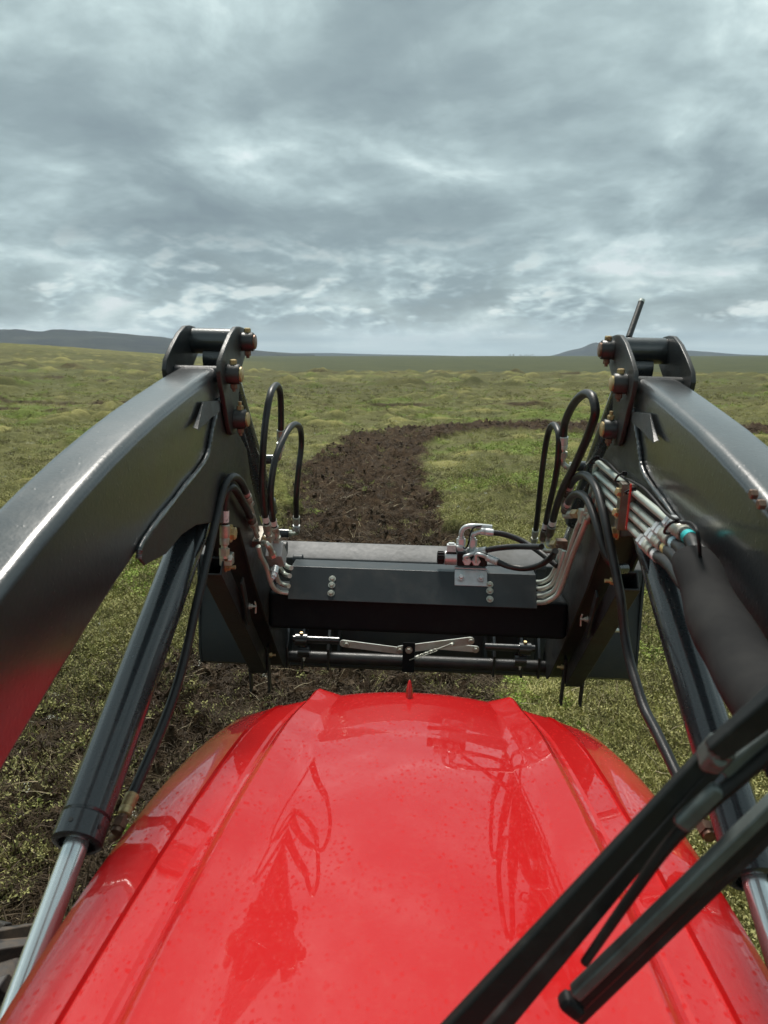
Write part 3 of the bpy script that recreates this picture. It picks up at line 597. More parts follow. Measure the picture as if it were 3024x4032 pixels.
# little upright fin at the nose
FIN = (-0.0125, 1.8600, 1.2871)
def fin():
    x, y, z = FIN; prof = [(0.0, 0.011, 0.030), (0.006, 0.011, 0.028), (0.010, 0.009, 0.024), (0.030, 0.0085, 0.020), (0.036, 0.007, 0.016), (0.052, 0.0035, 0.008), (0.056, 0.001, 0.002)]
    R = [[(x + rx * math.cos(q), y + ry * math.sin(q), z - 0.012 + hh) for q in (2 * math.pi * k / 16 for k in range(16))] for hh, rx, ry in prof]
    obj('hood_fin', ring_loft(R), 'hood_red', tractor)
fin()
obj('chassis', join(box((0, 1.0, 0.72), (0.36, 2.0, 0.36)), box((0, 1.72, 0.80), (0.62, 0.30, 0.42)), box((0, 0.15, 1.0), (0.8, 0.5, 0.7))), 'chassis_iron', tractor, bevel=0.02)
obj('front_axle', join(bar((-0.80, 1.36, 0.45), (0.80, 1.36, 0.45), 0.12, 0.14), cyl((-0.78, 1.36, 0.37), (-0.78, 1.36, 0.59), 0.06), cyl((0.78, 1.36, 0.37), (0.78, 1.36, 0.59), 0.06)), 'chassis_iron', tractor, bevel=0.01)
def wheel(s):
    c = V3((s * 0.96, 1.33, 0.425)); ax = V3((1, 0, 0))
    prof = [(-0.13, 0.24), (-0.14, 0.30), (-0.145, 0.36), (-0.13, 0.395), (-0.10, 0.412), (0, 0.418), (0.10, 0.412), (0.13, 0.395), (0.145, 0.36), (0.14, 0.30), (0.13, 0.24)]
    ty = obj('tyre', lathe(c, ax, prof, 48, cap=False), 'tyre_rubber', tractor)
    for k in range(18):
        for d in (-1, 1):
            a = 2 * math.pi * (k + (0.25 if d > 0 else -0.25)) / 18
            P = []
            for q, rr in ((0.005, 0.435), (0.07, 0.440), (0.125, 0.430), (0.150, 0.37)):
                aa = a + q * 2.2; P.append(c + ax * d * q + V3((0, math.sin(aa), math.cos(aa))) * rr)
            R = []
            for i, p in enumerate(P):
                rad = unit(p - c - ax * ((p - c) @ ax)); tang = np.cross(ax, rad); w = 0.026
                R.append([p + tang * w - rad * 0.05, p + tang * w * 0.8, p - tang * w * 0.8, p - tang * w - rad * 0.05])
            obj('lug', ring_loft(R), 'tyre_rubber', ty, bevel=0.004)
    rim = obj('rim', lathe(c, ax, [(-0.135, 0.25), (-0.13, 0.235), (-0.06, 0.225), (0.02 * s, 0.22), (0.03 * s, 0.10), (0.04 * s, 0.02)], 40), 'rim_paint', tractor)
    obj('hub', lathe(c, ax * s, [(-0.12, 0.09), (0.07, 0.09), (0.09, 0.06)], 24), 'chassis_iron', tractor)
wheel(-1); wheel(1)
# wiper outside the windscreen, out of focus close to the eye
def wiper():
    yw = 0.60
    up = (0, -1, 0)
    def rail(name, p0, p1, w, h, mat, **k): return obj(name, bar(p0, p1, w, h, up, **k), mat, tractor, bevel=min(w, h) * 0.22)
    # long blade: spoiler, body, squeegee lip
    a, b = (0.0229, 0.5700, 1.5423), (0.2529, 0.6000, 1.8414)
    bl = rail('wiper_blade', a, b, 0.024, 0.014, 'wiper_plastic', w1=0.016, h1=0.010)
    a2, b2 = (0.0583, 0.6000, 1.5130), (0.2650, 0.6300, 1.8057)
    obj('squeegee', bar(a2, b2, 0.020, 0.020, up, w1=0.012, h1=0.014), 'wiper_rubber', bl, bevel=0.003)
    # second blade, ends inside the picture
    c, d = (0.1523, 0.6000, 1.5919), (0.3356, 0.6000, 1.8331)
    b2_ = rail('wiper_blade', c, d, 0.011, 0.014, 'wiper_metal')
    obj('blade_body', bar((0.1509, 0.6100, 1.5664), (0.3425, 0.6100, 1.8177), 0.018, 0.014, up), 'wiper_plastic', b2_, bevel=0.004)
    obj('squeegee', bar((0.1623, 0.6250, 1.5413), (0.3526, 0.6250, 1.7964), 0.013, 0.012, up), 'wiper_rubber', b2_, bevel=0.003)
    obj('end_cap', bar((0.1476, 0.6060, 1.5681), (0.1568, 0.6060, 1.5797), 0.024, 0.018, up), 'black_plastic', b2_, bevel=0.005)
    # parallel arms and the link between them
    arm = obj('wiper_arm', tube(catmull([(0.1590, 0.6000, 1.6242), (0.1914, 0.5950, 1.6958), (0.2163, 0.5900, 1.7500), (0.2343, 0.5850, 1.7824), (0.2602, 0.5800, 1.8183), (0.3044, 0.5700, 1.8781)], 8), 0.006, 10, rad=lambda t: (0.0045 + 0.004 * t, 0.004 + 0.003 * t)), 'wiper_plastic', tractor)
    obj('arm_link', bar((0.2224, 0.5850, 1.7728), (0.2515, 0.5800, 1.8137), 0.016, 0.012, up), 'wiper_metal', arm, bevel=0.005)
    arm2 = rail('wiper_arm', (0.2389, 0.5750, 1.8464), (0.3034, 0.5600, 1.9282), 0.018, 0.014, 'wiper_plastic', w1=0.026, h1=0.018)
    obj('arm_hinge', lathe((0.2431, 0.5900, 1.8397), (0, -1, 0.2), [(0, 0.008), (0.018, 0.008), (0.021, 0.006)], 20), 'wiper_metal', arm2)
    obj('arm_hinge', bar((0.2417, 0.5900, 1.8288), (0.2471, 0.5750, 1.8545), 0.020, 0.022, up), 'wiper_metal', arm2, bevel=0.005)
    arm3 = rail('wiper_arm', (0.2523, 0.5850, 1.8240), (0.3148, 0.5750, 1.8975), 0.013, 0.012, 'wiper_metal')
wiper()

# ------------------------------------------------------------------ front loader
loader = thing('front_loader', 'charcoal front loader with two bent lift arms and hydraulic hoses', 'loader')
def yz(*pts): return [(p[1], p[2]) for p in pts]
XI, XO = 0.503, 0.607                       # inner and outer faces of a beam
LIFT_A, LIFT_B = (1.900, 1.775), (1.122, 1.337)
KN = yz((-0.4820, 2.0322, 2.2150), (-0.4820, 1.9919, 2.2123), (-0.4820, 1.9379, 2.1925), (-0.4820, 1.8812, 2.1603), (-0.4820, 1.8356, 2.1287), (-0.4820, 1.8254, 2.1051), (-0.4820, 1.8357, 2.0735), (-0.4820, 1.8633, 2.0370), (-0.4820, 1.8871, 1.9926), (-0.4820, 1.9076, 1.9564), (-0.4820, 1.9303, 1.9425), (-0.4820, 1.9743, 1.9405), (-0.4820, 1.9969, 1.9782), (-0.4820, 2.0112, 2.0434), (-0.4820, 2.0356, 2.1025), (-0.4820, 2.0912, 2.1407), (-0.4820, 2.1206, 2.1729), (-0.4820, 2.1056, 2.2019), (-0.4820, 2.0738, 2.2129))
PINS = yz((-0.4820, 2.0505, 2.1765), (-0.4820, 1.8944, 2.0961), (-0.4820, 1.9571, 1.9813))
GUSSET = [(1.862, 2.03), (1.80, 1.965), (1.751, 1.912), (1.55, 1.862), (1.311, 1.801), (1.303, 1.785), (1.33, 1.765), (1.444, 1.757), (1.548, 1.772), (1.647, 1.770), (1.806, 1.743), (2.05, 1.674), (2.205, 1.485), (2.49, 1.197), (2.69, 1.005), (2.75, .965), (2.82, .965), (2.85, 1.02), (2.82, 1.08), (2.60, 1.40), (2.32, 1.645), (2.19, 1.80), (2.15, 1.88), (2.03, 1.95), (1.99, 2.0), (1.93, 2.05)]
WEB = [(1.86, 2.02), (1.95, 2.03), (2.0, 1.97), (2.13, 1.86), (2.16, 1.81), (2.30, 1.64), (2.59, 1.39), (2.81, 1.07), (2.83, 1.02), (2.80, .98), (2.75, .98), (2.69, 1.03), (2.49, 1.22), (2.22, 1.50), (2.08, 1.69), (1.95, 1.80), (1.86, 1.95)]
BEAM = [(0.40, 1.635, 1.42), (0.55, 1.715, 1.495), (0.70, 1.789, 1.567), (0.86, 1.860, 1.637), (0.98, 1.904, 1.680), (1.10, 1.943, 1.722), (1.22, 1.978, 1.760), (1.34, 2.008, 1.794), (1.46, 2.035, 1.822), (1.58, 2.058, 1.85), (1.70, 2.080, 1.882), (1.80, 2.098, 1.92), (1.87, 2.109, 1.955), (1.905, 2.112, 1.975), (1.925, 2.102, 1.99)]
def rrect(w0, w1, z0, z1, r, n=5):
    P = []
    for cx, cz, a0 in ((w1 - r, z1 - r, 0), (w0 + r, z1 - r, 90), (w0 + r, z0 + r, 180), (w1 - r, z0 + r, 270)):
        for k in range(n + 1): a = math.radians(a0 + 90 * k / n); P.append((cx + r * math.cos(a), cz + r * math.sin(a)))
    return P
def arm(s):
    X = lambda a, b: (min(s * a, s * b), max(s * a, s * b))
    w0, w1 = X(XI, XO)
    rings = [[(x, y, z) for x, z in rrect(w0, w1, zb, zt, 0.020)] for y, zt, zb in BEAM]
    beam = obj('arm_beam', ring_loft(rings), 'loader_paint', loader, angle=50)
    leg = obj('arm_leg', prism(WEB, *X(XI + 0.001, XO - 0.001)), 'loader_paint_rough', loader, bevel=0.003)
    pl = obj('gusset_plate', prism(GUSSET, *X(0.4960, XI - 0.0005)), 'loader_paint_rough', leg, bevel=0.0022)
    obj('gusset_plate', prism(GUSSET, *X(XO - 0.0040, 0.6110)), 'loader_paint_rough', leg, bevel=0.0022)
    # weld bead along the gusset's edge, with the ripple of the torch
    wp = catmull([(s * 0.4985, y, z) for y, z in [(1.872, 2.035)] + GUSSET[:6]], 26)
    obj('weld_bead', tube(wp, 0.007, 8, rad=lambda t: 0.0056 + 0.0005 * math.sin(t * 190) + 0.0007 * math.sin(t * 53)), 'loader_paint', leg, angle=80)
    tabp = yz((-0.4850, 1.8617, 2.0359), (-0.4850, 1.8469, 2.0134), (-0.4850, 1.7594, 2.0044), (-0.4850, 1.6399, 1.9876), (-0.4850, 1.6771, 2.0096), (-0.4850, 1.7162, 2.0387))
    tv = [(s * 0.4955, y, z) for y, z in tabp] + [(s * (0.4955 - 0.013 * min(1, max(0.15, (2.03 - z) / 0.05))), y, z - 0.004) for y, z in tabp]
    nt_ = len(tabp); obj('gusset_tab', (tv, [tuple(range(nt_)), tuple(range(2 * nt_ - 1, nt_ - 1, -1))] + [(i, (i + 1) % nt_, (i + 1) % nt_ + nt_, i + nt_) for i in range(nt_)]), 'loader_paint_rough', leg, bevel=0.002)
    for nm, a, b in (('knuckle_plate', 0.482, 0.494), ('knuckle_plate', 0.612, 0.624)):
        k = obj(nm, prism(KN, *X(a, b)), 'loader_paint_rough', loader, bevel=0.003)
        for i, (py, pz) in enumerate(PINS):
            inner = a < 0.5; f = s * (0.4815 if inner else 0.6245); d = -s if inner else s; L_ = 0.031 if inner else 0.006
            bo = (f, py, pz); ax = (d, 0, 0)
            obj('pin_boss', lathe(bo, ax, [(0, 0.0245), (L_ - 0.003, 0.0245), (L_, 0.022)], 26), 'loader_paint_rough', k)
            obj('pin_end', lathe((f + d * (L_ + 0.0002), py, pz), ax, [(0, 0.0185), (0.004, 0.0185), (0.0055, 0.015)], 22), 'yellow_zinc' if i else 'copper_wear', k)
            if inner:
                hexbolt((f + d * 0.014, py, pz + 0.0242), (0, -0.12, 1), 0.016, k, 'yellow_zinc', False, 0.011, shank=0.010 if i == 2 else 0)
                hexbolt((f + d * 0.014, py, pz - 0.0242), (0, 0.1, -1), 0.015, k, 'copper_wear', False, 0.012, shank=0.006, name='nut')
    # spacer tube and cylinder eye between the knuckle plates
    py, pz = PINS[0]; sp = obj('spacer_tube', cyl((s * 0.4942, py, pz), (s * 0.6118, py, pz), 0.033, n=28), 'loader_paint', loader)
    obj('rod_eye', join(cyl((s * 0.530, py + 0.012, pz - 0.045), (s * 0.582, py + 0.012, pz - 0.045), 0.036, n=24), box((s * 0.556, py + 0.02, pz - 0.03), (0.05, 0.05, 0.05))), 'cylinder_paint', sp)
    obj('link_strap', box((s * (0.535), py + 0.020, pz - 0.05), (0.030, 0.030, 0.085)), 'loader_paint_rough', sp, bevel=0.004)
    py, pz = PINS[1]; obj('knee_pin', cyl((s * 0.4942, py, pz), (s * 0.6118, py, pz), 0.019), 'loader_paint_rough', loader)
    py, pz = PINS[2]; obj('knee_pin', cyl((s * 0.4942, py, pz), (s * 0.6118, py, pz), 0.019), 'loader_paint_rough', loader)
    # lift cylinder
    xa = s * 0.556; a = V3((xa, *LIFT_A)); b = V3((xa, *LIFT_B)); d = unit(b - a); R_ = 0.0415
    ln = np.linalg.norm(b - a)
    cy = obj('lift_cylinder', lathe(a, d, [(-0.03, 0.02), (-0.02, 0.034), (0.03, 0.040), (0.05, R_), (ln - 0.05, R_)], 36), 'cylinder_paint', loader)
    obj('gland', lathe(a + d * (ln - 0.0495), d, [(0, R_ + 0.0006), (0.0035, R_ - 0.002), (0.007, R_ + 0.001), (0.047, R_ + 0.001), (0.050, R_ - 0.003), (0.050, 0.030), (0.034, 0.028), (0.034, 0.020)], 36), 'cylinder_paint', cy)
    for q in (0.5, 1.7, 2.9): x_, y_, _ = frame(d); c = b - d * 0.022 + (math.cos(q) * x_ + math.sin(q) * y_) * (R_ - 0.001); obj('spanner_hole', cyl(c, c + (math.cos(q) * x_ + math.sin(q) * y_) * 0.003, 0.004, n=10), 'ink', cy)
    e = b + d * 0.315
    obj('piston_rod', lathe(b - d * 0.03, d, [(0, 0.0205), (0.318, 0.0205), (0.330, 0.015)], 32), 'chrome', cy)
    obj('rod_eye', join(cyl(e - V3((s * 0.03, 0, 0)), e + V3((s * 0.03, 0, 0)), 0.032), bar(e, e - d * 0.04, 0.04, 0.04)), 'loader_paint_rough', cy, bevel=0.003)
    wl = catmull([a + d * 0.07 + V3((-s * 0.030, 0.012, 0.032)), a + d * 0.12 + V3((-s * 0.034, 0.014, 0.034)), a + d * 0.26 + V3((-s * 0.034, 0.010, 0.020))], 8)
    obj('port_pipe', tube(wl, 0.016, 14, rad=lambda t: 0.017 * (1 if t < 0.75 else max(0.15, (1 - t) * 4))), 'cylinder_paint', cy)
    # tilt cylinder from the top pin down to the carriage
    ta = V3((s * 0.556, 2.105, 2.150)); tb = V3((s * 0.556, 2.955, 1.385)); td = unit(tb - ta); tl = np.linalg.norm(tb - ta)
    tc_ = obj('tilt_cylinder', lathe(ta, td, [(0.03, 0.02), (0.035, 0.034), (tl - 0.36, 0.034), (tl - 0.355, 0.037), (tl - 0.30, 0.037), (tl - 0.298, 0.02)], 28), 'cylinder_paint', loader)
    obj('piston_rod', cyl(ta + td * (tl - 0.31), tb, 0.018), 'chrome', tc_)
    obj('rod_eye', cyl(tb - V3((0.03, 0, 0)), tb + V3((0.03, 0, 0)), 0.03), 'loader_paint_rough', tc_)
    # parking stand: square tube folded under the leg, two flat feet
    st0, st1 = V3((s * 0.562, 2.010, 1.575)), V3((s * 0.562, 2.600, 1.035)); dd = unit(st1 - st0); x_, y_, _ = frame(dd)
    def sq(p, h): return [p + x_ * i * h + y_ * j * h for i, j in ((-1, -1), (1, -1), (1, 1), (-1, 1))]
    stand = obj('parking_stand', ring_loft([sq(st0 + dd * 0.20, 0.0225), sq(st0, 0.0225), sq(st0, 0.0285), sq(st1, 0.0285)], cap=True), 'loader_paint_rough', loader, bevel=0.002)
    for dx in (-0.034, 0.034):
        obj('foot_bar', bar((s * 0.562 + dx, 2.575, 1.125), (s * 0.562 + dx, 2.610, 0.935), 0.008, 0.030, (0, 1, 0)), 'loader_paint_rough', stand, bevel=0.0015)
    hexbolt((s * (0.562 - 0.0385), 2.585, 1.085), (-s, 0, 0), 0.016, stand, 'yellow_zinc', False, shank=0.012)
    hexbolt((s * (0.562 + 0.0385), 2.585, 1.085), (s, 0, 0), 0.014, stand, 'zinc_steel', False)
    hexbolt((s * (0.562 - 0.0290), 2.035, 1.565), (-s, 0, 0), 0.018, stand, 'yellow_zinc', True, shank=0.014)
    cl = obj('stand_clip', bar((s * 0.518, 2.16, 1.49), (s * 0.518, 2.25, 1.33), 0.006, 0.030, (0, 1, 0)), 'loader_paint_rough', stand, bevel=0.0015)
    hexbolt((s * 0.5145, 2.235, 1.385), (-s, 0, 0), 0.013, cl, 'zinc_steel', True, shank=0.012)
    obj('split_pin', tube([(s * 0.497, 2.235, 1.400), (s * 0.495, 2.240, 1.385), (s * 0.496, 2.238, 1.362)], 0.0028, 6), 'zinc_steel', cl)
    if s > 0: obj('latch_rod', tube(catmull([(s * 0.585, 2.23, 1.355), (s * 0.625, 2.24, 1.35), (s * 0.640, 2.245, 1.33), (s * 0.648, 2.25, 1.27)], 6), 0.006, 10), 'zinc_steel', stand)
    # mounting tower at the tractor's flank
    tw = obj('mounting_tower', join(prism([(0.30, 0.75), (0.62, 0.75), (0.70, 1.18), (0.60, 1.40), (0.50, 1.62), (0.40, 1.70), (0.30, 1.62)], *X(0.618, 0.633)), prism([(0.30, 0.75), (0.62, 0.75), (0.95, 1.10), (0.93, 1.20), (0.80, 1.25), (0.50, 1.30), (0.42, 1.52), (0.30, 1.52)], *X(0.490, 0.502)), box((s * 0.556, 0.46, 1.0), (0.10, 0.30, 0.5))), 'loader_paint_rough', loader, bevel=0.003)
    return beam, leg
beamL, legL = arm(-1); beamR, legR = arm(1)
# lever standing on the right knee
lv = obj('lever_rod', cyl((0.5289, 2.0900, 2.2098), (0.5718, 2.1600, 2.3041), 0.0080, n=16), 'loader_paint_rough', loader)
obj('rod_cap', cyl((0.5711, 2.1590, 2.3029), (0.5736, 2.1640, 2.3092), 0.0086, n=16), 'galvanised', lv)

# cross tube, its sheet cover, and the bolts
tubeo = obj('cross_tube', prism([(2.432, 1.240), (2.57, 1.240), (2.57, 1.372), (2.432, 1.372)], -0.4955, 0.4955), 'tube_paint', loader, bevel=0.018, seg=4)
cov = obj('tube_cover', prism([(2.396, 1.360), (2.401, 1.366), (2.470, 1.4515), (2.560, 1.4515), (2.560, 1.4475), (2.472, 1.4475), (2.404, 1.3635), (2.399, 1.357)], -0.424, 0.388), 'cover_paint', loader, bevel=0.0012)
obj('cover_end', prism([(2.404, 1.3655), (2.472, 1.4470), (2.558, 1.4470), (2.558, 1.3735), (2.44, 1.3735)], -0.4238, -0.420), 'loader_paint', cov)
obj('cover_end', prism([(2.404, 1.3655), (2.472, 1.4470), (2.558, 1.4470), (2.558, 1.3735), (2.44, 1.3735)], 0.384, 0.3878), 'loader_paint', cov)
CN = unit((0, -0.777, 0.630))
def on_cover(x, t): return V3((x, 2.401 + 0.069 * t, 1.366 + 0.0855 * t)) + CN * 0.0008
for x in (-0.283, 0.236):
    for t in (0.62, 0.42, 0.16): hexbolt(on_cover(x, t), CN, 0.0145, cov, 'zinc_steel')
# solenoid valve on its bracket
val = obj('solenoid_valve', box((0.178, 2.505, 1.492), (0.100, 0.05, 0.045)), 'black_plastic', loader, bevel=0.003)
br = obj('bracket_plate', join(prism([(2.4385, 1.4155), (2.4735, 1.4585), (2.4765, 1.4560), (2.4415, 1.4130)], 0.121, 0.228), box((0.1745, 2.50, 1.4640), (0.107, 0.055, 0.003))), 'bright_zinc', val, bevel=0.001)
for x in (0.142, 0.207): hexbolt(on_cover(x, 0.80) + CN * 0.006, CN, 0.0145, val, 'bright_zinc')
obj('coil', lathe((0.128, 2.497, 1.492), (-1, 0, 0), [(0, 0.022), (0.002, 0.024), (0.040, 0.024), (0.042, 0.021)], 28), 'aluminium_block', val)
kn = [(0, 0.017)] + [(0.002, 0.020), (0.022, 0.020), (0.024, 0.017)]
obj('coil_knob', lathe((0.0855, 2.497, 1.492), (-1, 0, 0), kn, 24), 'black_plastic', val)
for k in range(12): a_ = 2 * math.pi * k / 12; obj('knob_rib', box((0.0735, 2.497 + 0.0205 * math.cos(a_), 1.492 + 0.0205 * math.sin(a_)), (0.020, 0.004, 0.004)), 'black_plastic', val)
obj('connector', join(box((0.108, 2.497, 1.527), (0.030, 0.028, 0.024)), box((0.108, 2.497, 1.5415), (0.020, 0.018, 0.005)), cyl((0.124, 2.497, 1.528), (0.146, 2.497, 1.528), 0.009, n=8)), 'clear_plastic', val, bevel=0.002)
obj('coil_socket', box((0.108, 2.497, 1.5095), (0.036, 0.034, 0.0105)), 'black_plastic', val, bevel=0.002)
for x, y in ((0.140, 2.510), (0.178, 2.505)): obj('fitting', join(cyl((x, y, 1.5146), (x, y, 1.526), 0.017, n=6), cyl((x, y, 1.526), (x, y, 1.534), 0.012, n=14), cyl((x, y, 1.534), (x, y, 1.556), 0.0155, n=6), cyl((x, y, 1.556), (x, y, 1.562), 0.011, n=14)), 'bright_zinc', val, angle=30)
for x in (0.160, 0.190): obj('fitting', join(cyl((x, 2.479, 1.490), (x, 2.468, 1.490), 0.015, n=6), cyl((x, 2.468, 1.490), (x, 2.455, 1.491), 0.012, n=6)), 'bright_zinc', val, angle=30)
obj('elbow_pipe', tube(catmull([(0.140, 2.510, 1.560), (0.141, 2.510, 1.580), (0.150, 2.510, 1.594), (0.172, 2.511, 1.600), (0.205, 2.513, 1.600), (0.240, 2.516, 1.597)], 6), 0.0085, 12), 'bright_zinc', val)
HR = 0.0098
hose([(0.2390, 2.5000, 1.5824), (0.2789, 2.5000, 1.5783), (0.3303, 2.4900, 1.5635), (0.3728, 2.4600, 1.5458), (0.4129, 2.4100, 1.5247), (0.4383, 2.3800, 1.5093)], HR, val, start=dict(elbow=[(0.1902, 2.5000, 1.5799), (0.1768, 2.5000, 1.5715), (0.178, 2.505, 1.560)], nut=False, mat='bright_zinc', emat='bright_zinc'))
hose([(0.2180, 2.4700, 1.5284), (0.2563, 2.4500, 1.5426), (0.3046, 2.4200, 1.5565), (0.3474, 2.3600, 1.5730), (0.3735, 2.3000, 1.5889)], HR, val, start=dict(elbow=[(0.1635, 2.4600, 1.5117), (0.1516, 2.4600, 1.5065), (0.160, 2.462, 1.490)], nut=False, mat='bright_zinc', emat='bright_zinc'))
hose([(0.2546, 2.4400, 1.5000), (0.2904, 2.4200, 1.4913), (0.3355, 2.4000, 1.4908), (0.3786, 2.3700, 1.5099), (0.4080, 2.3400, 1.5431), (0.4163, 2.3000, 1.5774)], HR, val, start=dict(elbow=[(0.2049, 2.4500, 1.5174), (0.1902, 2.4550, 1.5171), (0.190, 2.458, 1.490)], nut=False, mat='bright_zinc', emat='bright_zinc'))
obj('cable', tube(catmull([(0.146, 2.497, 1.528), (0.156, 2.488, 1.530), (0.163, 2.482, 1.548), (0.168, 2.486, 1.580), (0.178, 2.495, 1.598), (0.200, 2.505, 1.602), (0.235, 2.52, 1.60)], 8), 0.0028, 8), 'black_plastic', val)

# ---- left hydraulics
PT = 0.0100
hose([(-0.4550, 2.2175, 1.6481), (-0.4550, 2.1797, 1.7089), (-0.4550, 2.1635, 1.7867), (-0.4500, 2.1569, 1.8943), (-0.4450, 2.1743, 1.9716), (-0.4400, 2.2114, 2.0324), (-0.4400, 2.2672, 2.0512), (-0.4400, 2.3179, 2.0534), (-0.4400, 2.3625, 2.0307), (-0.4450, 2.4037, 1.9684), (-0.4500, 2.4253, 1.9054)], PT, loader, start=dict(band='band_white', nutmat='zinc_steel'), end=dict(elbow=[(-0.4580, 2.4464, 1.8241), (-0.4680, 2.4671, 1.8105), (-0.5000, 2.5369, 1.8004)], nut=True, len=0.036))
hose([(-0.4400, 2.2617, 1.6303), (-0.4400, 2.2203, 1.6874), (-0.4400, 2.2088, 1.7592), (-0.4320, 2.2337, 1.8383), (-0.4200, 2.2972, 1.8934), (-0.4120, 2.3729, 1.9229), (-0.4080, 2.4623, 1.9253), (-0.4080, 2.5563, 1.9002), (-0.4120, 2.6016, 1.8453), (-0.4200, 2.5923, 1.7587), (-0.4300, 2.6045, 1.6676), (-0.4400, 2.6650, 1.5758)], PT, loader, start=dict(band='band_white', nutmat='zinc_steel'), end=dict(elbow=[(-0.4550, 2.7875, 1.4965), (-0.4620, 2.7982, 1.4866), (-0.5000, 2.8346, 1.4769)], len=0.036))
for p in ((-0.5000, 2.5369, 1.8004), (-0.5000, 2.8346, 1.4769)): obj('port_stub', cyl(V3(p) + V3((-0.055, 0, 0)), V3(p) + V3((0.004, 0, 0)), 0.016, n=18), 'cylinder_paint', loader); hexbolt(V3(p) + V3((0.0042, 0, 0)), (1, 0, 0), 0.024, loader, 'zinc_steel', False, 0.012, name='nut')
# manifold block with its fittings
bx, by, bz = frame(unit(V3((-0.4400, 2.4402, 1.4378)) - V3((-0.4400, 2.2528, 1.5789))), (1, 0, 0))
mc = V3((-0.4450, 2.3149, 1.5320))
mb = obj('manifold_block', box(mc, (0.050, 0.050, 0.088), (by, bx, bz)), 'aluminium_block', loader, bevel=0.0015)
for q in (-0.026, 0.004): c = mc - bz * 0.0442 + by * (q + 0.008) * 0.9; 
hexbolt(V3((-0.4520, 2.2711, 1.5973)), unit(V3((-0.4550, 2.2175, 1.6481)) - V3((-0.4520, 2.2711, 1.5973))), 0.024, mb, 'zinc_steel', False, 0.02, name='fitting')
hexbolt(V3((-0.4400, 2.3052, 1.5807)), unit(V3((-0.4400, 2.2617, 1.6303)) - V3((-0.4400, 2.3052, 1.5807))), 0.024, mb, 'zinc_steel', False, 0.02, name='fitting')
obj('elbow', tube(catmull([(-0.4250, 2.1405, 1.5795), (-0.4250, 2.1142, 1.6027), (-0.4300, 2.0999, 1.6169), (-0.4550, 2.1688, 1.6046)], 6), 0.0085, 12), 'zinc_steel', mb)
hexbolt(V3((-0.4240, 2.1558, 1.5658)), unit((-0.2, -0.3, 0.9)), 0.020, mb, 'zinc_steel', False, 0.018, name='fitting')
obj('cartridge', join(cyl((-0.4250, 2.2024, 1.5205), (-0.4250, 2.1733, 1.5088), 0.0105, n=16), cyl((-0.4250, 2.1733, 1.5088), (-0.4250, 2.1589, 1.5030), 0.009, n=6), cyl((-0.4250, 2.1589, 1.5030), (-0.4250, 2.1483, 1.5005), 0.005, n=6)), 'bright_zinc', mb, angle=30)
# pipe clamp bracket and the steel pipes that dive under the cover
cb = obj('pipe_bracket', bar((-0.4850, 2.2053, 1.5890), (-0.4850, 2.2930, 1.6173), 0.022, 0.028, (1, 0, 0)), 'dull_pipe', loader, bevel=0.002)
hexbolt((-0.4700, 2.2407, 1.5966), (1, -0.2, 0), 0.013, cb, 'yellow_zinc', True)
LP = 0.0075
for pts in ([(-0.4700, 2.1680, 1.5931), (-0.4680, 2.1895, 1.5595), (-0.4620, 2.2397, 1.5117), (-0.4550, 2.2600, 1.4650), (-0.4480, 2.2821, 1.4332), (-0.4350, 2.3132, 1.4105), (-0.4100, 2.3219, 1.4041)],
            [(-0.4400, 2.2359, 1.5048), (-0.4400, 2.2795, 1.4747), (-0.4360, 2.3038, 1.4467), (-0.4280, 2.3318, 1.4280), (-0.4050, 2.3105, 1.4307)],
            [(-0.4450, 2.3604, 1.4788), (-0.4400, 2.3816, 1.4592), (-0.4300, 2.3762, 1.4502), (-0.4050, 2.3278, 1.4590)],
            [(-0.4500, 2.4118, 1.4895), (-0.4400, 2.4153, 1.4748), (-0.4280, 2.3992, 1.4703), (-0.4050, 2.3537, 1.4776)]):
    obj('steel_pipe', tube(catmull(pts, 7), LP, 12), 'pipe_steel', loader)
# hoses to the lift cylinder
hose([(-0.4850, 2.0989, 1.7541), (-0.4800, 2.0454, 1.7858), (-0.4780, 1.9905, 1.8151), (-0.4780, 1.9311, 1.8355), (-0.4800, 1.8867, 1.8388), (-0.4850, 1.8595, 1.8255), (-0.4880, 1.8336, 1.7986), (-0.4900, 1.7996, 1.7626), (-0.4900, 1.7333, 1.7029), (-0.4900, 1.6666, 1.6433), (-0.4920, 1.6103, 1.5859), (-0.4950, 1.5525, 1.5180), (-0.4980, 1.4928, 1.4639), (-0.5020, 1.4292, 1.4213), (-0.5080, 1.3633, 1.3849), (-0.5130, 1.2960, 1.3545), (-0.5150, 1.2622, 1.3397)], PT, loader, start=dict(band='band_pink', nutmat='zinc_steel', elbow=[(-0.4850, 2.1782, 1.6765), (-0.4850, 2.2265, 1.6266)]), end=dict(mat='yellow_zinc', nutmat='copper_wear', elbow=[(-0.5250, 1.2204, 1.2930), (-0.5500, 1.2448, 1.2636)], emat='copper_wear'))
tagged = hose([(-0.4780, 2.1053, 1.6934), (-0.4750, 2.0481, 1.7288), (-0.4750, 1.9904, 1.7641), (-0.4780, 1.9434, 1.7972), (-0.4820, 1.9071, 1.8129), (-0.4880, 1.8927, 1.8057), (-0.4930, 1.8920, 1.7818), (-0.4950, 1.8926, 1.7457), (-0.4960, 1.8917, 1.7121)], PT, loader, start=dict(nutmat='zinc_steel', mat='dull_pipe', elbow=[(-0.4800, 2.1844, 1.6308), (-0.4800, 2.2026, 1.6125)]), end=dict(band='band_white', at=0.012, bl=0.030, mat='ferrule_steel', nutmat='zinc_steel', len=0.052, elbow=[(-0.5000, 1.8953, 1.6453), (-0.5050, 1.9224, 1.6231), (-0.5150, 1.9843, 1.6025)], emat='copper_wear'))
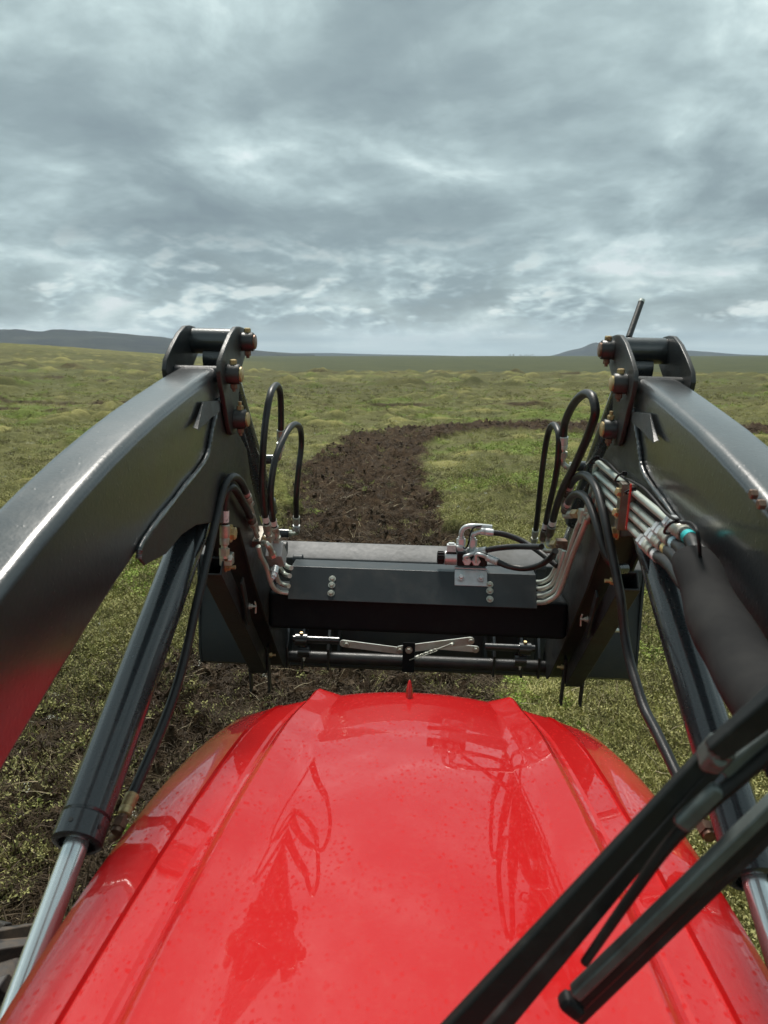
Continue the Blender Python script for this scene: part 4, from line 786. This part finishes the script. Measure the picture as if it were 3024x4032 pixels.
def lettering(text, p, size, normal, parent):
    c = bpy.data.curves.new('lettering', 'FONT'); c.body = text; c.size = size; c.align_x = 'CENTER'; c.align_y = 'CENTER'; c.extrude = 0.0001
    t = bpy.data.objects.new('lettering_source', c); me = bpy.data.meshes.new_from_object(t); bpy.data.objects.remove(t)
    me.materials.append(MATS['ink']); n = unit(normal); x = unit(np.cross((0, 0, 1), n)); y = np.cross(n, x)
    o = bpy.data.objects.new('lettering', me); COL.objects.link(o); o.parent = parent
    o.matrix_local = Matrix(((x[0], y[0], n[0], p[0]), (x[1], y[1], n[1], p[1]), (x[2], y[2], n[2], p[2]), (0, 0, 0, 1)))
cam_side = unit(V3(EYE) - V3((-0.4960, 1.8953, 1.7306)))
lettering('60', V3((-0.4960, 1.8952, 1.7295)) + cam_side * 0.0125, 0.013, cam_side, tagged)
obj('banjo_block', join(box((-0.5300, 2.0371, 1.5879), (0.034, 0.034, 0.034)), cyl((-0.5500, 2.0686, 1.5815), (-0.5000, 1.9506, 1.6146), 0.011, n=6)), 'zinc_steel', loader, bevel=0.003)
hexbolt((-0.4960, 1.9443, 1.6830), (1, 0, 0), 0.030, legL, 'yellow_zinc', True, 0.012)

# ---- right hydraulics
hose([(0.4400, 2.5378, 1.6005), (0.4400, 2.4687, 1.6819), (0.4400, 2.3725, 1.7620), (0.4400, 2.2305, 1.8457), (0.4400, 2.1338, 1.9096), (0.4400, 2.0528, 1.9706), (0.4380, 2.0002, 2.0226), (0.4340, 2.0203, 2.0542), (0.4300, 2.0790, 2.0631), (0.4280, 2.1571, 2.0506), (0.4280, 2.2786, 2.0097), (0.4300, 2.3737, 1.9516), (0.4320, 2.3862, 1.9137)], 0.0118, loader, start=dict(band='band_white', elbow=[(0.4380, 2.5776, 1.5366), (0.4400, 2.5227, 1.5405), (0.4500, 2.4604, 1.5563)], mat='dull_pipe', nut=False, len=0.05), end=dict(mat='galvanised', elbow=[(0.4400, 2.4088, 1.8335), (0.4500, 2.3969, 1.8238), (0.5000, 2.5131, 1.8104)], len=0.042, nutmat='zinc_steel'))
hose([(0.4250, 2.5814, 1.5774), (0.4250, 2.5144, 1.6802), (0.4250, 2.4416, 1.7737), (0.4220, 2.3955, 1.8550), (0.4180, 2.3899, 1.9214), (0.4150, 2.4318, 1.9432), (0.4130, 2.4822, 1.9445), (0.4120, 2.5410, 1.9212), (0.4120, 2.5886, 1.8704), (0.4120, 2.6255, 1.7871), (0.4150, 2.6697, 1.6912), (0.4200, 2.7246, 1.5804), (0.4220, 2.7556, 1.5376)], PT, loader, start=dict(band='band_white', elbow=[(0.4250, 2.6002, 1.5224), (0.4300, 2.5666, 1.5130), (0.4450, 2.4929, 1.5307)], mat='dull_pipe', nut=False, len=0.05), end=dict(nutmat='zinc_steel', elbow=[(0.4300, 2.8088, 1.4728), (0.4400, 2.8140, 1.4612), (0.4700, 2.8734, 1.4510)], len=0.036))
p = (0.5000, 2.5131, 1.8104); obj('port_stub', cyl(V3(p) + V3((-0.006, 0, 0)), V3(p) + V3((0.05, 0, 0)), 0.017, n=18), 'cylinder_paint', loader); hexbolt(V3(p) - V3((0.0062, 0, 0)), (-1, 0, 0), 0.025, loader, 'zinc_steel', False, 0.014, name='nut')
hose([(0.4600, 2.3929, 1.7518), (0.4580, 2.3396, 1.7824), (0.4550, 2.2549, 1.8126), (0.4520, 2.1598, 1.8339), (0.4500, 2.0536, 1.8401), (0.4500, 1.9698, 1.8269), (0.4520, 1.9155, 1.7975), (0.4560, 1.8683, 1.7558), (0.4620, 1.8354, 1.7116), (0.4680, 1.8110, 1.6756), (0.4740, 1.7864, 1.6369), (0.4800, 1.7609, 1.5937), (0.4880, 1.7397, 1.5249), (0.4940, 1.7003, 1.4744), (0.4980, 1.6442, 1.4390), (0.5020, 1.5857, 1.4092), (0.5060, 1.5161, 1.3960), (0.5100, 1.4552, 1.3820), (0.5150, 1.3898, 1.3641), (0.5200, 1.3033, 1.3498)], 0.0112, loader, start=dict(band='band_pink', mat='dull_pipe', nut=False, len=0.046, elbow=[(0.4640, 2.4794, 1.6837), (0.4660, 2.4290, 1.6755), (0.4700, 2.2965, 1.6952)]), end=dict(mat='yellow_zinc', nutmat='copper_wear'))
hose([(0.4580, 2.3931, 1.6987), (0.4550, 2.3348, 1.7330), (0.4520, 2.2419, 1.7639), (0.4500, 2.1494, 1.7804), (0.4520, 2.0701, 1.7768), (0.4560, 2.0104, 1.7534), (0.4620, 1.9583, 1.7155), (0.4700, 1.9235, 1.6791), (0.4820, 1.9064, 1.6538), (0.5000, 1.9131, 1.6369)], 0.0112, loader, start=dict(band='band_pink', mat='dull_pipe', nut=False, len=0.046, elbow=[(0.4600, 2.4314, 1.6627), (0.4660, 2.3936, 1.6678), (0.4700, 2.2950, 1.6913)]))
jb = obj('pipe_junction', join(box((0.4780, 2.2225, 1.7038), (0.03, 0.04, 0.04)), cyl((0.4650, 2.3765, 1.6787), (0.4720, 2.2599, 1.7028), 0.012, n=6), cyl((0.4720, 2.2599, 1.7028), (0.4820, 2.1650, 1.7226), 0.009, n=12)), 'zinc_steel', loader, bevel=0.002)
jb2 = obj('pipe_junction', join(box((0.4620, 2.4597, 1.5538), (0.034, 0.04, 0.045)), cyl((0.4450, 2.5338, 1.5379), (0.4550, 2.4392, 1.5617), 0.012, n=6), cyl((0.4400, 2.6061, 1.5000), (0.4520, 2.4483, 1.5408), 0.010, n=6)), 'copper_wear', loader, bevel=0.002)
for k, (p0, p1) in enumerate((((0.4460, 2.5146, 1.5459), (0.4520, 2.4562, 1.5605)), ((0.4680, 2.3207, 1.6902), (0.4720, 2.2599, 1.7028)))): obj('nut', cyl(p0, p1, 0.0155, n=6), 'yellow_zinc', loader, angle=30)
# four bent pipes from the cover up the leg
for k, pts in enumerate(([(0.3880, 2.5023, 1.4159), (0.4100, 2.4599, 1.4310), (0.4300, 2.4418, 1.4513), (0.4400, 2.4238, 1.4818), (0.4460, 2.3996, 1.5302), (0.4500, 2.4002, 1.5591)],
                         [(0.3880, 2.4830, 1.3976), (0.4100, 2.4248, 1.4196), (0.4320, 2.4116, 1.4385), (0.4430, 2.3939, 1.4735), (0.4500, 2.3707, 1.5274), (0.4550, 2.3636, 1.5625)],
                         [(0.3880, 2.4639, 1.3796), (0.4100, 2.3900, 1.4071), (0.4340, 2.3748, 1.4298), (0.4460, 2.3650, 1.4653), (0.4560, 2.3110, 1.5570), (0.4640, 2.2500, 1.6555), (0.4700, 2.2157, 1.7035)],
                         [(0.3880, 2.4457, 1.3631), (0.4100, 2.3489, 1.4003), (0.4360, 2.3404, 1.4239), (0.4480, 2.3261, 1.4650), (0.4600, 2.2632, 1.5740), (0.4680, 2.1965, 1.6609), (0.4750, 2.1699, 1.7079)])):
    obj('steel_pipe', tube(catmull(pts, 7), 0.0082, 12), 'pipe_steel', loader)
# four straight pipes along the inside of the right arm, clamp, unions, hoses
ends = [(((0.4700, 2.0707, 1.8819)), (0.4700, 1.4361, 1.8547)), ((0.4700, 2.0767, 1.8509), (0.4680, 1.4941, 1.8290)), ((0.4700, 2.0509, 1.8262), (0.4660, 1.5279, 1.8099)), ((0.4700, 2.0148, 1.8026), (0.4640, 1.5762, 1.7858))]
runs = [(0.4840, 2.2083, 1.7274), (0.4840, 2.2412, 1.7098), (0.4820, 2.2541, 1.6987), (0.4820, 2.2010, 1.6988)]
bands = ['band_cyan', 'band_pale_blue', 'band_yellow', 'band_white']
tails = [[(0.4600, 1.2690, 1.8424), (0.4500, 1.2068, 1.8199)], [(0.4600, 1.3211, 1.8291), (0.4500, 1.2111, 1.8202)], [(0.4560, 1.3429, 1.8107), (0.4480, 1.2252, 1.8005)], [(0.4520, 1.3689, 1.7924), (0.4460, 1.2364, 1.7836)]]
for k, (p0, p1) in enumerate(ends):
    p0, p1 = V3(p0), V3(p1); d = unit(p1 - p0)
    bend = catmull([p0 + d * 0.05, p0 + d * 0.012, p0 + V3((0.0, 0.012, -0.010)), p0 + V3((0.0, 0.022, -0.035)), V3(runs[k])], 6)
    pp = obj('steel_pipe', tube(bend[::-1] + [p1], 0.0082, 14), 'pipe_steel', loader)
    obj('union_nut', join(cyl(p1 - d * 0.002, p1 + d * 0.014, 0.0165, n=6), cyl(p1 + d * 0.014, p1 + d * 0.020, 0.013, n=14), cyl(p1 + d * 0.020, p1 + d * 0.036, 0.0155, n=6)), 'bright_zinc', pp, angle=30)
    q = p1 + d * 0.036
    obj('ferrule', lathe(q, d, [(0, 0.012), (0.002, 0.0150), (0.026, 0.0150), (0.028, 0.0138), (0.031, 0.0150), (0.046, 0.0145), (0.047, 0.012)], 18), 'ferrule_steel', pp)
    h0 = q + d * 0.044; path = catmull([h0, h0 + d * 0.03] + [V3(t) for t in tails[k]] + [V3((0.4460, 1.1434, 1.7941))], 8)
    hh = obj('hose', tube(path, 0.0122, 14), 'rubber_hose', pp)
    c, t2 = along(path, 0.014); obj('label_band', cyl(c, c + t2 * 0.018, 0.0129, n=18), bands[k], pp)
ck = obj('pipe_clamp', bar((0.4580, 1.7050, 1.8870), (0.4580, 1.7175, 1.7794), 0.030, 0.034, (1, 0, 0)), 'dull_pipe', loader, bevel=0.002)
obj('red_strip', bar((0.4395, 1.6171, 1.8968), (0.4395, 1.6259, 1.7983), 0.006, 0.003, (1, 0, 0)), 'red_paint_bit', ck)
for p in ((0.4440, 1.7058, 1.8636), (0.4440, 1.7146, 1.8157)): hexbolt(p, (-1, -0.35, 0.2), 0.017, ck, 'yellow_zinc', True)
obj('cable', tube(catmull([(0.4620, 2.0445, 1.8963), (0.4600, 1.9321, 1.9028), (0.4580, 1.8259, 1.8951), (0.4560, 1.7555, 1.8915), (0.4560, 1.6725, 1.8943), (0.4560, 1.5822, 1.8944), (0.4560, 1.5077, 1.8860), (0.4560, 1.4213, 1.8741), (0.4500, 1.3248, 1.8789), (0.4400, 1.2471, 1.8938), (0.4350, 1.2009, 1.8903), (0.4400, 1.1982, 1.8672), (0.4550, 1.2274, 1.8258)], 8), 0.0030, 8), 'black_plastic', loader)
for c0, c1 in (((0.4550, 2.0144, 1.9024), (0.4550, 2.0360, 1.8849)), ((0.4520, 1.7271, 1.9042), (0.4520, 1.7527, 1.8812)), ((0.4520, 1.6421, 1.8831), (0.4520, 1.6603, 1.8698)), ((0.4480, 1.3383, 1.8784), (0.4480, 1.3657, 1.8497))):
    obj('cable_tie', join(tube(catmull([V3(c0), V3(c0) + V3((-0.012, -0.004, -0.004)), V3(c1) + V3((-0.010, 0, 0)), V3(c1)], 5), 0.0026, 6), box(c0, (0.010, 0.010, 0.008))), 'black_plastic', loader)
# woven sleeve that gathers the hoses, with its stitched seam
slv = catmull([(0.4520, 1.2532, 1.8319), (0.4500, 1.2107, 1.8187), (0.4460, 1.1515, 1.7952), (0.4400, 1.0849, 1.7779), (0.4340, 1.0082, 1.7656), (0.4260, 0.9299, 1.7596), (0.4150, 0.8368, 1.7578), (0.4000, 0.7204, 1.7573)], 10)
obj('hose_sleeve', tube(slv, 0.04, 24, rad=lambda t: (0.034 + 0.012 * min(1, t * 2) + 0.0016 * math.sin(t * 19), 0.026 + 0.012 * min(1, t * 2) + 0.0016 * math.sin(t * 14 + 1))), 'sleeve_fabric', loader)
hexbolt((0.4940, 1.9007, 1.7299), (-1, 0, 0), 0.024, legR, 'yellow_zinc', True, 0.014)
obj('port_stub', cyl((0.5000, 1.9120, 1.6335), (0.5300, 1.9372, 1.6276), 0.014, n=16), 'cylinder_paint', loader)
hexbolt((0.5020, 1.9064, 1.6352), (-1, -0.1, 0), 0.020, loader, 'yellow_zinc', False, 0.014, name='nut')
# grease spots and bolts on the right beam
for p in ((0.5020, 1.1620, 1.9585), (0.5020, 1.1319, 1.9487)): hexbolt(p, (-1, 0, 0), 0.014, beamR, 'copper_wear', False, 0.010)

# ---- quick-hitch carriage under the tube
car = obj('carriage_bar', cyl((-0.50, 2.80, 0.995), (0.50, 2.80, 0.995), 0.024, n=24), 'loader_paint_rough', loader)
HOOK = [(2.772, 0.955), (2.83, 0.955), (2.90, 1.05), (2.97, 1.16), (2.99, 1.25), (2.96, 1.28), (2.92, 1.25), (2.90, 1.18), (2.83, 1.11), (2.770, 1.04)]
for x in (-0.495, -0.435, -0.335, 0.300, 0.405, 0.470): obj('hook_plate', prism(HOOK, x - 0.005, x + 0.005), 'loader_paint', car, bevel=0.002)
obj('upper_bar', cyl((-0.50, 2.955, 1.25), (0.48, 2.955, 1.25), 0.020), 'loader_paint_rough', car)
for s, x0, x1 in ((-1, -0.468, -0.292), (1, 0.262, 0.448)):
    obj('latch_pin', cyl((x0, 2.765, 1.080), (x1, 2.765, 1.080), 0.014), 'loader_paint', car)
    for xx, zz in ((x0 * 0.5 + x1 * 0.5 - s * 0.055 * -1, 1.080), (-0.425 if s < 0 else 0.395, 1.035)):
        pb = obj('pin_boss', cyl((xx - 0.022, 2.758, zz), (xx + 0.022, 2.758, zz), 0.024, n=22), 'loader_paint', car)
        hexbolt((xx, 2.755, zz + 0.024), (0, -0.3, 1), 0.013, pb, 'yellow_zinc', False)
        hexbolt((xx, 2.755, zz - 0.024), (0, -0.3, -1), 0.012, pb, 'zinc_steel', False, shank=0.006)
LY = 2.745
def flat(p0, p1, w, y, name='link_bar'):
    a = V3((p0[0], y, p0[1])); b = V3((p1[0], y, p1[1])); d = unit(b - a); nz = np.cross(d, V3((0, 1, 0))); R = []
    for yy in (y - 0.003, y + 0.003):
        ring = []
        for c, sg in ((a, 1), (b, -1)):
            for k in range(9): q = math.pi / 2 + math.pi * k / 8; v = (math.cos(q) * d * sg + math.sin(q) * nz * sg); ring.append(V3((c[0], yy, c[2])) + v * w / 2)
        R.append(ring)
    return obj(name, ring_loft(R), 'galvanised', car, bevel=0.0008)
def xz(p): return (p[0], p[2])
l1 = flat(xz((-0.2749, 2.7450, 1.0762)), xz((-0.0656, 2.7450, 1.0565)), 0.027, LY + 0.004)
l2 = flat(xz((-0.0587, 2.7400, 1.0643)), xz((0.2036, 2.7400, 1.1106)), 0.030, LY - 0.006)
l3 = flat(xz((0.0699, 2.7500, 1.0789)), xz((0.2267, 2.7500, 1.0728)), 0.025, LY + 0.010)
for p, l in (((-0.2604, 2.7400, 1.0787), l1), ((-0.0585, 2.7350, 1.0644), l2), ((0.2050, 2.7350, 1.1125), l2), ((0.2241, 2.7400, 1.0784), l3)): hexbolt((p[0], LY - 0.010, p[2]), (0, -1, 0), 0.016, l, 'zinc_steel', True)
cp = obj('center_plate', prism([(2.712, 0.985), (2.720, 0.985), (2.720, 1.098), (2.716, 1.104), (2.712, 1.098)], -0.048, -0.002), 'tube_paint', car, bevel=0.002)
hexbolt((-0.025, 2.7118, 1.075), (0, -1, 0), 0.017, cp, 'zinc_steel', True)
sp0, sp1 = V3((-0.022, 2.700, 1.040)), V3((0.1315, 2.7000, 1.1101))
hel = [sp0 + (sp1 - sp0) * (0.15 + 0.5 * k / 140) + 0.0055 * (math.cos(k * 0.72) * V3((0, 1, 0)) + math.sin(k * 0.72) * unit(np.cross(sp1 - sp0, (0, 1, 0)))) for k in range(141)]
obj('spring', join(tube(hel, 0.0013, 5), tube([sp0, sp0 + (sp1 - sp0) * 0.16], 0.002, 6), tube(catmull([sp0 + (sp1 - sp0) * 0.64, sp0 + (sp1 - sp0) * 0.85, sp1 + V3((0.006, 0, 0.002)), sp1 + V3((0.010, 0.006, -0.006)), sp1 + V3((0, 0.008, -0.008))], 5), 0.003, 8)), 'zinc_steel', cp)

# ------------------------------------------------------------------ bucket
bucket = thing('loader_bucket', 'dark grey steel loader bucket hung low in front of the tractor', 'bucket')
BW = 0.895
PATH = [(3.132, 1.355), (3.10, 1.30), (3.022, 1.255), (3.012, 1.12), (3.000, 1.02), (2.997, 0.925), (3.016, 0.868), (3.07, 0.838), (3.45, 0.828), (3.86, 0.823)]
def shell():
    n = len(PATH); out = []
    for i, p in enumerate(PATH):
        a = V3(PATH[max(0, i - 1)]); b = V3(PATH[min(n - 1, i + 1)]); t = unit(b - a); out.append((p[0] + t[1] * -0.008, p[1] + t[0] * 0.008))
    return PATH + out[::-1]
bs = obj('bucket_shell', prism(shell(), -BW, BW), 'bucket_paint', bucket, bevel=0.0015)
SIDE = [(3.134, 1.374), (3.004, 1.334), (2.998, 1.02), (2.995, 0.923), (3.014, 0.865), (3.068, 0.834), (3.86, 0.819), (3.86, 0.90), (3.40, 1.20)]
for s in (-1, 1):
    a, b = (BW + 0.0005, BW + 0.0105) if s > 0 else (-BW - 0.0105, -BW - 0.0005)
    obj('side_plate', prism(SIDE, a, b), 'bucket_paint', bucket, bevel=0.002)
obj('top_tube', prism([(3.004, 1.262), (3.004, 1.332), (3.010, 1.338), (3.128, 1.376), (3.136, 1.370), (3.136, 1.262)], -BW + 0.001, BW - 0.001), 'bucket_paint', bucket, bevel=0.004)
obj('cutting_edge', box((0, 3.90, 0.816), (2 * BW + 0.02, 0.16, 0.016)), 'galvanised', bucket, bevel=0.003)
obj('wear_strip', box((0, 3.30, 0.814), (2 * BW - 0.2, 0.08, 0.012)), 'bucket_paint', bucket, bevel=0.003)
for x in (-0.46, -0.31, 0.28, 0.44): obj('hanger_plate', prism([(2.996, 0.93), (3.010, 1.27), (2.975, 1.29), (2.955, 1.26), (2.975, 1.16), (2.93, 1.02), (2.90, 0.96)], x - 0.006, x + 0.006), 'bucket_paint', bucket, bevel=0.002)
for s in (-1, 1):
    obj('hanger_lug', join(box((s * 0.485, 2.985, 1.315), (0.036, 0.05, 0.05)), cyl((s * 0.485 - 0.020, 2.98, 1.335), (s * 0.485 + 0.020, 2.98, 1.335), 0.022)), 'bucket_paint', bucket, bevel=0.004)

for o in machine: o.matrix_world = TILT
